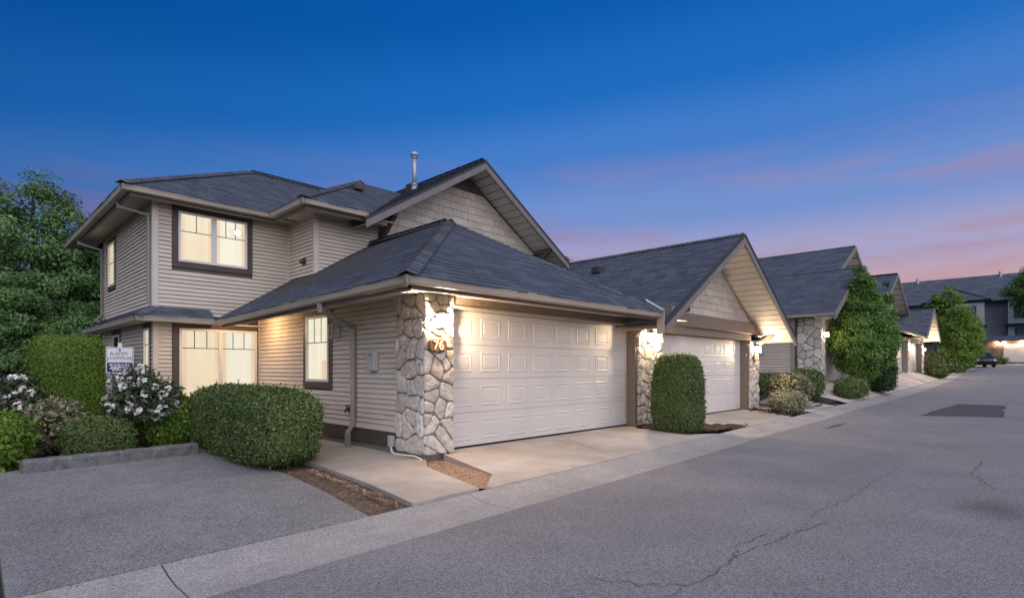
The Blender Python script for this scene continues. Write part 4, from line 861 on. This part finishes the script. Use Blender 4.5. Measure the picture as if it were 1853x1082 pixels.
def superhull(n, seed, c, s, p=(4, 4), lump=.04, taper=0, lf=6):
    r = np.random.default_rng(seed); d = r.normal(0, 1, (n, 3)); d /= np.linalg.norm(d, axis=1, keepdims=True)
    e1, e2 = p; q = (np.abs(d[:, 0]) ** e1 + np.abs(d[:, 1]) ** e1) ** (e2 / e1) + np.abs(d[:, 2]) ** e2; rad = q ** (-1 / e2)
    s = np.array(s); X = d * rad[:, None]; gr = np.sign(X) * np.abs(X) ** 3 / s; gr /= np.linalg.norm(gr, axis=1, keepdims=True) + 1e-9
    Pp = X * s
    if taper: f = 1 - taper * (X[:, 2:3] + 1) / 2; Pp[:, :2] *= f
    Pp = Pp + gr * (vnoise(Pp + seed, lf, seed) * lump)[:, None]
    return Pp + np.array(c), gr
def core_mesh(name, c, s, p, parent, m, taper=0, scale=.9):
    V = []; F = []; nu, nv = 20, 12
    for j in range(nv + 1):
        ph = -math.pi / 2 + math.pi * j / nv
        for i in range(nu):
            th = 2 * math.pi * i / nu; d = np.array([math.cos(ph) * math.cos(th), math.cos(ph) * math.sin(th), math.sin(ph)]); q = (abs(d[0]) ** p[0] + abs(d[1]) ** p[0]) ** (p[1] / p[0]) + abs(d[2]) ** p[1]; X = d * q ** (-1 / p[1]) * scale
            f = 1 - taper * (X[2] + 1) / 2; V.append((c[0] + X[0] * s[0] * f, c[1] + X[1] * s[1] * f, c[2] + X[2] * s[2]))
    for j in range(nv):
        for i in range(nu): F.append((j * nu + i, j * nu + (i + 1) % nu, (j + 1) * nu + (i + 1) % nu, (j + 1) * nu + i))
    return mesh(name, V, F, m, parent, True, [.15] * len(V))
def hedge(name, label, cat, c, s, m, n, leaf, p=(4, 4), lump=.035, taper=0, seed=1, group=None, rotz=0, stem=True, aspect=.55, flick=0, core='darkleaf'):
    t = thing(name, label, cat, group, (c[0], c[1], c[2] - s[2])); t.rotation_euler = (0, 0, rotz); z = s[2]
    P, Nn = superhull(n, seed, (0, 0, z), s, p, lump, taper); r = np.random.default_rng(seed + 5)
    dep = r.exponential(leaf * .9, n); P = P - Nn * dep[:, None] + Nn * (r.random(n) ** 6 * leaf * 2.2)[:, None]
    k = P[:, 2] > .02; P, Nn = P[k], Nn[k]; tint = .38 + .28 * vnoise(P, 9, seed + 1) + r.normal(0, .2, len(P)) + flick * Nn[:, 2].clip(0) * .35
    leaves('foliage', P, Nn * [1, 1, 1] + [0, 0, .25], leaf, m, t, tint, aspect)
    q = rng.choice(len(P), max(20, len(P) // 45)); sh = []; nd = []
    for i_ in q:
        d_ = Nn[i_] + rng.normal(0, .35, 3) + [0, 0, .35]; d_ /= np.linalg.norm(d_); L_ = rng.uniform(1.2, 4.2) * leaf
        for g in range(4): sh.append(P[i_] + d_ * L_ * (g + 1) / 4); nd.append(d_ + rng.normal(0, .8, 3))
    stuff(leaves('new_shoots', np.array(sh), np.array(nd), leaf * .85, m, t, np.full(len(sh), .75) + rng.normal(0, .2, len(sh)), aspect))
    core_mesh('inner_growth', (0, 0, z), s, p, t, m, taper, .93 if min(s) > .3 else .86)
    if stem: mb = MB(); [mb.tube([(dx, dy, -.05), (dx * .7, dy * .7, s[2] * .5)], [.03, .018], 6) for dx, dy in ((.1, .05), (-.12, .1), (.02, -.13))]; mb.build('stems', 'bark', t)
    return t
def limb_tube(mb, a, b, r0, r1, seed, n=5):
    r = random.Random(seed); a, b = Vector(a), Vector(b); pts = []; L_ = (b - a).length
    for i in range(n + 1):
        q = a.lerp(b, i / n)
        if 0 < i < n: q += Vector((r.uniform(-1, 1), r.uniform(-1, 1), r.uniform(-.5, .5))) * L_ * .05
        pts.append(q)
    mb.tube(pts, [r0 + (r1 - r0) * i / n for i in range(n + 1)], 7)
def tree(name, label, base, h, prof, m, nclump, perclump, leaf, seed, group=None, trunk_r=.18, clump=.5, gaps=.0, lean=(0, 0), trunk_top=.75, aspect=.5, tint0=.4, cat='tree', zsq=.7):
    # prof: list of (fraction of height, radius)
    r = np.random.default_rng(seed); t = thing(name, label, cat, group, base); mb = MB(); mb.tube([(0, 0, -.3), (0, 0, .15), (lean[0] * .3, lean[1] * .3, h * .35), (lean[0], lean[1], h * trunk_top)], [trunk_r * 1.4, trunk_r, trunk_r * .75, trunk_r * .2], 9)
    fz_ = [p[0] for p in prof]; fr_ = [p[1] for p in prof]; C = []
    f = r.uniform(fz_[0], fz_[-1], nclump * 3); wgt = np.interp(f, fz_, fr_); f = f[r.random(len(f)) < (wgt / max(fr_)) ** 1.3][:nclump]
    ang = r.uniform(0, 2 * np.pi, len(f)); rad = np.interp(f, fz_, fr_) * (r.random(len(f)) ** .45) * (1 + .06 * np.sin(ang * 3 + seed) + .07 * np.sin(ang * 5 + f * 9))
    C = np.stack([np.cos(ang) * rad + lean[0] * f, np.sin(ang) * rad + lean[1] * f, f * h], 1)
    for i, c in enumerate(C):
        if i % max(1, nclump // 40) == 0: limb_tube(mb, (lean[0] * f[i] * .6, lean[1] * f[i] * .6, max(.25 * h * fz_[0] + .2, c[2] - rad[i] * .8 - .1 * h)), tuple(c), trunk_r * .28, .012, i + seed)
    mb.build('trunk', 'bark', t, True)
    k = len(C); cs = clump * r.uniform(.6, 1.3, k); idx = np.repeat(np.arange(k), perclump); d = r.normal(0, 1, (len(idx), 3)); d /= np.linalg.norm(d, axis=1, keepdims=True); rr_ = r.random(len(idx)) ** .5
    P = C[idx] + d * (rr_ * cs[idx])[:, None] * [1, 1, zsq]; out = C[idx] - np.array([0, 0, h * .45]); out /= np.linalg.norm(out, axis=1, keepdims=True) + 1e-6
    ct = r.normal(0, .2, k); tint = tint0 + ct[idx] + r.normal(0, .16, len(idx))
    leaves('crown', P, d * .6 + out * .5 + [0, 0, .5], leaf, m, t, tint, aspect); return t

# left garden
hedge('clipped_hedge', 'large rounded clipped boxwood hedge between the parking apron and the walkway', 'hedge', (3.30, 8.95, .44), (.52, 1.95, .53), 'boxleaf', 42000, .021, (4.6, 4.4), .055, 0, 3, rotz=R(-3))
hedge('tall_hedge', 'tall square-cut cedar hedge beside the parking sign', 'hedge', (1.62, 13.6, .89), (.50, .75, .97), 'cedar', 34000, .024, (9, 8), .05, -.05, 5, aspect=.35, flick=.5)
hedge('boxwood_hedge', 'low clipped boxwood behind the wheel stop under the variegated shrub', 'hedge', (1.60, 10.35, .18), (.44, .36, .29), 'boxleaf', 10000, .022, (4, 4), .05, 0, 7, flick=.4)
hedge('green_hedge', 'bright green broad-leaved hedge at the outer end of the wheel stop', 'hedge', (.28, 10.25, .26), (.52, .62, .36), 'hedgegreen', 9000, .036, (3.2, 3.2), .06, 0, 9, flick=.6)
hedge('green_shrub', 'bright green rounded shrub between the white rhododendron and the boxwood hedge', 'shrub', (2.62, 10.9, .38), (.42, .55, .47), 'hedgegreen', 9000, .032, (2.8, 2.8), .07, 0, 11, flick=.5)
FL = {}
def truss(m, k_=0):
    if (m, k_) not in FL:
        V = []; F = []; r = random.Random(len(FL) * 7 + 3); k = 0
        for i in range(r.randint(7, 12)):
            th = r.uniform(0, 6.28); ph = math.acos(1 - r.random() * .95); d = Vector((math.sin(ph) * math.cos(th), math.sin(ph) * math.sin(th), math.cos(ph))); a = d.cross(Vector((.3, .2, 1))).normalized(); b = d.cross(a); c = d * r.uniform(.035, .075) + Vector((r.uniform(-.02, .02), r.uniform(-.02, .02), 0)); z_ = r.uniform(.75, 1.2)
            for q in range(5):
                t0 = q * 1.2566 + r.uniform(-.2, .2); e = a * math.cos(t0) + b * math.sin(t0); f = a * math.cos(t0 + .6) + b * math.sin(t0 + .6); g = a * math.cos(t0 - .6) + b * math.sin(t0 - .6); cup = r.uniform(.002, .022)
                V += [c, c + g * .024 * z_ + d * cup * .6, c + e * .040 * z_ + d * cup, c + f * .024 * z_ + d * cup * .6]; F.append((k, k + 1, k + 2, k + 3)); k += 4
        me = bpy.data.meshes.new('flower_cluster'); me.from_pydata([tuple(v) for v in V], [], F); me.materials.append(MATS[m]); FL[(m, k_)] = me
    return FL[(m, k_)]
def rhodo(name, label, c, s, n, leaf, nf, seed, fm, face=(-.6, -.8), scale=1.0):
    t = thing(name, label, 'shrub', None, c); r = np.random.default_rng(seed); k = 70; mb = MB()
    d = r.normal(0, 1, (k, 3)); d /= np.linalg.norm(d, axis=1, keepdims=True); d[:, 2] = np.abs(d[:, 2]) * 1.0 - .25; C = d * np.array(s) * (r.random((k, 1)) ** .35) + [0, 0, s[2] * .95]
    C[:, 2] = np.maximum(C[:, 2], .18)
    for i, cc in enumerate(C):
        if i % 3 == 0: limb_tube(mb, (r.uniform(-.06, .06), r.uniform(-.06, .06), -.1), tuple(cc), .026, .007, i)
    mb.build('stems', 'bark', t); idx = np.repeat(np.arange(k), n // k); dd = r.normal(0, 1, (len(idx), 3)); dd /= np.linalg.norm(dd, axis=1, keepdims=True); P = C[idx] + dd * (r.random((len(idx), 1)) ** .5) * .17 * scale
    leaves('foliage', P, dd + [0, 0, .5], leaf, 'rhodoleaf', t, .4 + r.normal(0, .22, len(idx)), .33)
    cand = sorted(range(k), key=lambda i: -(C[i][0] * face[0] + C[i][1] * face[1] + .35 * C[i][2] + r.normal(0, .12)))[:nf]
    for i in cand:
        v = Vector(C[i]); o_ = Vector((face[0], face[1], .55)).normalized() + Vector(r.normal(0, .35, 3)); o_.normalize(); m = fm[int(r.integers(0, len(fm)))]
        o = link('flower_cluster', truss(m, int(r.integers(0, 6))), t, v + o_ * r.uniform(.08, .17) * scale); o.rotation_euler = o_.to_track_quat('Z', 'Y').to_euler(); sc = r.uniform(.65, 1.15) * scale; o.scale = (sc, sc, sc * .9)
rhodo('rhododendron', 'white-flowering rhododendron in front of the siding next to the sign', (2.28, 10.75, -.06), (.52, .52, .78), 6400, .05, 52, 21, ('petal', 'petal', 'petal', 'petal', 'petalviolet'))
rhodo('rhododendron', 'white rhododendron in full bloom behind the bright green hedge', (.55, 13.2, -.06), (.85, .7, .78), 6000, .06, 44, 23, ('petal', 'petal', 'petal'), scale=1.15)
t = thing('variegated_shrub', 'cream-edged variegated shrub between the green hedge and the boxwood', 'shrub', None, (1.12, 10.85, -.06)); P, Nn = superhull(2600, 31, (0, 0, .47), (.42, .42, .42), (2, 2), .12, 0, 7); P -= Nn * rng.exponential(.1, (2600, 1)); leaves('foliage', P, Nn * .4 + [0, 0, .9], .042, 'varieg', t, .45 + rng.normal(0, .3, 2600), .42)
mb = MB(); [limb_tube(mb, (random.uniform(-.05, .05), random.uniform(-.05, .05), -.05), (random.uniform(-.3, .3), random.uniform(-.3, .3), random.uniform(.5, .8)), .014, .004, i) for i in range(12)]; mb.build('stems', 'bark', t)
# sign
sg = thing('parking_sign', 'white and navy sign plate on a pale post in front of the tall hedge', 'sign', None, (2.12, 11.75, -.07)); sg.rotation_euler = (0, 0, R(-14)); h0 = 1.26
m = MB(); m.box(-.03, .03, .012, .06, 0, 1.80); bevel(m.build('post', 'cream', sg), .006)
m = MB(); m.box(-.2, .2, -.006, .006, h0, h0 + .46); bevel(m.build('plate', 'signwhite', sg), .005)
m = MB(); m.box(-.185, .185, -.010, -.0062, h0 + .02, h0 + .185); m.build('navy_panel', 'signblue', sg)
m = MB(); [m.box(a, b, -.0085, -.0062, c, d) for a, b, c, d in ((-.188, .188, h0 + .444, h0 + .45), (-.188, .188, h0 + .192, h0 + .197), (-.188, -.182, h0 + .197, h0 + .444), (.182, .188, h0 + .197, h0 + .444))]; m.build('border_line', 'inkgrey', sg)
m = MB(); m.tube([(0, -.006, h0 + .41), (0, -.014, h0 + .41)], .017, 8); m.build('bolt', 'lampmetal', sg)
text_mesh('A-SOM', .085, .001, 'inkgrey', sg, (-.015, -.0085, h0 + .345), (R(90), 0, 0)); text_mesh('J.COMMUSE', .068, .001, 'inkgrey', sg, (.0, -.0085, h0 + .265), (R(90), 0, 0))
for k_, (yy, wv) in enumerate(((.15, .30), (.115, .26), (.085, .29), (.055, .22))):
    m = MB(); x = -wv / 2
    while x < wv / 2: w = random.uniform(.015, .05); m.box(x, x + w, -.0125, -.0101, h0 + yy - .010 + random.uniform(-.004, .004), h0 + yy + .010 + random.uniform(-.004, .004)); x += w + random.uniform(.004, .012)
    m.build('white_lettering', 'signwhite', sg)
# trees behind the hedge
def wood(i, px, D, top, rad, m, seed, lo=.06, label='', n=190, pc=130, leaf=.15, cl=1.0, tint0=.45, gaps=0):
    leaf *= .55; pc = int(pc * 2.4); cl *= .72
    r_ = (px - 926.5) / 985 * D; X = .7193 * D + .6947 * r_; Y = .6947 * D - .7193 * r_
    return tree('broadleaf_tree', label, (X, Y, -.1), top, [(lo, rad * .7), (.25, rad), (.5, rad * .95), (.75, rad * .72), (.92, rad * .4), (1.0, rad * .12)], m, n, pc, leaf, seed, 'trees behind the tall hedge', .22, cl, tint0=tint0)
wood(0, 60, 22, 9.2, 2.9, 'treeleaf', 101, label='tallest leafy tree behind the tall hedge and white rhododendron', n=230, pc=120, leaf=.13, cl=.85)
wood(1, 160, 24, 7.2, 2.2, 'treeleaf', 102, label='leafy tree against the upper corner of the townhouse', n=170, leaf=.13, cl=.85, tint0=.32)
wood(2, -70, 24, 8.6, 3.2, 'treeleaf', 103, label='broad leafy tree at the outer end of the wood', leaf=.15)
wood(3, 105, 30, 6.6, 3.4, 'darkleaf', 104, label='dark low tree filling the gap behind the tallest tree', n=200, leaf=.17, cl=1.2)
wood(4, 0, 19, 4.2, 2.1, 'treeleaf', 105, .02, label='low spreading tree above the white rhododendron', n=150, leaf=.11, cl=.75)
wood(5, 165, 19.5, 3.6, 1.5, 'treeleaf', 106, .02, label='low spreading tree directly behind the tall hedge', n=120, leaf=.10, cl=.7, tint0=.35)
wood(6, 30, 36, 7.0, 4.5, 'darkleaf', 107, label='dark far tree deep in the wood', n=200, leaf=.2, cl=1.4); wood(7, 200, 34, 6.0, 4.5, 'darkleaf', 108, label='dark far tree behind the back of the townhouse', n=200, leaf=.2, cl=1.4)
# shrubs along the drive
def gz(x, y): return G(x, y)
hedge('upright_shrub', 'clipped upright barrel-shaped shrub in front of the middle stone pillar', 'shrub', (10.60, 5.42, .74), (.51, .51, .80), 'boxleaf', 28000, .021, (2.6, 4.5), .045, .10, 41, flick=.3)
hedge('pale_shrub', 'pale-leaved low shrub lit by the end pillar lantern', 'shrub', (17.2, 5.30, .26), (.62, .5, .34), 'varieg', 4600, .04, (2.4, 2.2), .16, 0, 43, flick=.3)
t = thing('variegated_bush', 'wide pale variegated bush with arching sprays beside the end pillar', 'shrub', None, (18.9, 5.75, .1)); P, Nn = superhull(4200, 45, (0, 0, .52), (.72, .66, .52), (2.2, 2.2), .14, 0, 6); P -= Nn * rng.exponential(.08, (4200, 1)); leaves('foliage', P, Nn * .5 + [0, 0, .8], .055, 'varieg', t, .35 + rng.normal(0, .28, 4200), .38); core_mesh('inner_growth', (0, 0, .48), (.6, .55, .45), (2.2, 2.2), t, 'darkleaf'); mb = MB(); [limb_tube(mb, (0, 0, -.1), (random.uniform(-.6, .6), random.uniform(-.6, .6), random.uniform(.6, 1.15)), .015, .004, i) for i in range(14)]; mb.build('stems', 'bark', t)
hedge('dark_shrub', 'dark green rounded shrub below the stone corner', 'shrub', (21.0, 5.85, .72), (.62, .5, .50), 'boxleaf', 7000, .045, (2.5, 2.5), .08, 0, 47); hedge('dark_hedge', 'dark clipped hedge at the foot of the siding beyond the gabled garage', 'hedge', (21.6, 8.2, .62), (.5, 1.9, .46), 'boxleaf', 8000, .045, (4, 4), .06, 0, 49)
hedge('low_hedge', 'low box-clipped hedge under the conical tree', 'hedge', (24.3, 5.2, .50), (1.15, .40, .34), 'boxleaf', 9000, .045, (4, 3.5), .05, 0, 51, flick=.7)
hedge('column_hedge', 'dark square column hedge beside the conical tree', 'hedge', (29.2, 5.1, 1.28), (.85, .55, 1.02), 'darkleaf', 9000, .06, (4, 4.5), .06, .06, 53, aspect=.35)
tree('conical_tree', 'dense conical garden tree beside the street above the low hedge', (26.7, 5.35, gz(26.7, 5.35)), 5.25, [(.12, .2), (.18, .6), (.28, .98), (.38, 1.18), (.48, 1.14), (.60, .88), (.72, .58), (.84, .34), (.94, .18), (1.0, .05)], 'mapleleaf', 520, 190, .05, 61, None, .07, .36, tint0=.4)
tree('slim_tree', 'slim wispy young tree just beyond the conical tree', (30.6, 5.2, gz(30.6, 5.2)), 5.2, [(.25, .2), (.5, .45), (.7, .42), (.9, .25), (1.0, .06)], 'mapleleaf', 60, 40, .09, 63, None, .05, .25)
hedge('domed_shrub', 'domed clipped shrub near the lit entrance pillars', 'shrub', (50.2, 5.25, 1.50), (.68, .68, .92), 'boxleaf', 4200, .08, (2.3, 2.8), .06, .1, 55); hedge('low_shrub', 'low dark shrub under the round lime-green tree', 'shrub', (58.5, 5.1, 1.28), (.8, .8, .5), 'boxleaf', 2500, .1, (2.4, 2.4), .08, 0, 57)
tree('round_tree', 'round lime-green street tree with a dense globe crown', (61.5, 4.9, gz(61.5, 4.9)), 5.5, [(.06, .7), (.2, 1.25), (.45, 1.5), (.68, 1.38), (.85, 1.0), (.95, .55), (1.0, .2)], 'limeleaf', 320, 170, .075, 65, None, .1, .55, tint0=.42)
tree('wispy_tree', 'taller wispy tree rising behind the round lime-green tree', (66, 5.9, gz(66, 6.1)), 7.9, [(.3, .5), (.55, 1.1), (.75, 1.0), (.9, .6), (1.0, .1)], 'limeleaf', 80, 110, .08, 67, None, .1, .5)
tree('wispy_tree', 'thin sapling in front of the far block roof', (63.5, 6.8, gz(63.5, 6.8)), 7.2, [(.4, .4), (.6, .9), (.8, .8), (1.0, .15)], 'mapleleaf', 60, 60, .15, 68, None, .08, .4)
tree('street_end_tree', 'large leafy tree overhanging the garage row at the street end', (97.5, -.6, 2.0), 13.0, [(.45, 1.6), (.55, 3.0), (.7, 3.9), (.85, 2.8), (1.0, .6)], 'mapleleaf', 240, 150, .13, 69, None, .28, 1.2, cat='tree', tint0=.38)
tree('small_tree', 'small bare-topped tree just visible behind the roof valley', (24.0, 19.0, 0), 7.35, [(.6, .6), (.8, .75), (.93, .5), (1.0, .1)], 'darkleaf', 40, 40, .09, 71, None, .07, .3)
hedge('street_end_hedge', 'low hedge in front of the far garage row', 'hedge', (87.5, 4.4, 2.15), (.7, 1.7, .42), 'boxleaf', 2500, .12, (4, 3.5), .08, 0, 59); hedge('street_end_shrub', 'dark shrub beside the parked car', 'shrub', (83, 5.6, 2.3), (.9, .9, .8), 'boxleaf', 2000, .12, (2.2, 2.2), .12, 0, 58)

# ================================================================== parked car
def car(loc, rz):
    t = thing('parked_car', 'dark hatchback parked at the kerb below the round lime-green tree', 'car', None, loc); t.rotation_euler = (0, 0, rz)
    st = [(-2.1, .42, .62, .62), (-2.0, .30, .82, .76), (-1.2, .24, .92, .84), (-.6, .24, .95, .86), (.9, .24, .96, .87), (1.7, .26, .98, .85), (2.02, .32, .95, .80), (2.1, .45, .80, .70)]
    V = []; F = []; n = 8
    for (x, zb, zt, hw_) in st: V += [(x, -hw_ * .9, zb), (x, -hw_, zb + .18), (x, -hw_ * .98, zt - .12), (x, -hw_ * .86, zt), (x, hw_ * .86, zt), (x, hw_ * .98, zt - .12), (x, hw_, zb + .18), (x, hw_ * .9, zb)]
    for i in range(len(st) - 1):
        for j in range(n): F.append((i * n + j, i * n + (j + 1) % n, (i + 1) * n + (j + 1) % n, (i + 1) * n + j))
    F += [tuple(range(n)), tuple((len(st) - 1) * n + j for j in range(n))[::-1]]; mesh('body', V, F, 'carpaint', t, True)
    g = MB(); g.hexa([(-1.25, -.78, .9), (1.85, -.78, .93), (1.85, .78, .93), (-1.25, .78, .9), (-.35, -.6, 1.40), (1.35, -.6, 1.42), (1.35, .6, 1.42), (-.35, .6, 1.40)]); g.build('windows', 'carglass', t)
    g = MB(); g.hexa([(-.42, -.62, 1.39), (1.42, -.62, 1.41), (1.42, .62, 1.41), (-.42, .62, 1.39), (-.2, -.55, 1.47), (1.2, -.55, 1.48), (1.2, .55, 1.48), (-.2, .55, 1.47)]); bevel(g.build('roof', 'carpaint', t), .02)
    for s in (-1, 1):
        for a, b in (((-1.25, .9), (-.38, 1.42)), ((.35, .93), (.4, 1.43)), ((1.85, .93), (1.36, 1.43))): g = MB(); g.bar((a[0], s * .79, a[1]), (b[0], s * .61, b[1]), .06, .05); g.build('window_pillar', 'carpaint', t)
        for xw in (-1.35, 1.32):
            g = MB(); g.tube([(xw, s * .70, .32), (xw, s * .88, .32)], .32, 18); w = g.build('wheel', 'rubber', t); g = MB(); g.tube([(xw, s * .87, .32), (xw, s * .893, .32)], .2, 12); g.build('rim', 'chrome', w)
        g = MB(); g.box(-2.09, -1.92, s * .68 - .14, s * .68 + .12, .64, .76); g.build('headlight', 'chrome', t); g = MB(); g.box(-.95, -.8, s * .98 - .09, s * .98 + .05, .95, 1.06); g.build('wing_mirror', 'carpaint', t)
    g = MB(); g.box(-2.125, -2.09, -.45, .45, .45, .6); g.build('grille', 'rubber', t)
car((73, 4.3, road_z(73, 4.3) + .02), R(18))

# fallen leaves and grit along the kerb, the soil and the drive edges
def litter(n, sp, label, m, size):
    P = np.array([sp() for _ in range(n)]); o = leaves('leaf_litter', P, np.tile([0, 0, 1.0], (n, 1)), size, m, None, rng.random(n), .5, .35); stuff(o); o['label'] = label; o['category'] = 'leaf litter'
def along():
    x = rng.uniform(-1, 20); return (x, Yk(x) + rng.normal(-.03, .05), Zk(x) + .012)
def dirt():
    if rng.random() < .5: y = rng.uniform(4.6, 7.5); return (2.75 + (y - 4.6) * .1 + rng.uniform(0, .45), y, -.065)
    return (rng.uniform(4.3, 4.9), rng.uniform(4.7, 6.4), -.06)
litter(260, along, 'small dry leaves caught along the kerb joint', 'litterleaf', .012)
litter(260, dirt, 'dry twigs and leaves scattered on the bare soil strips', 'litterleaf', .016)
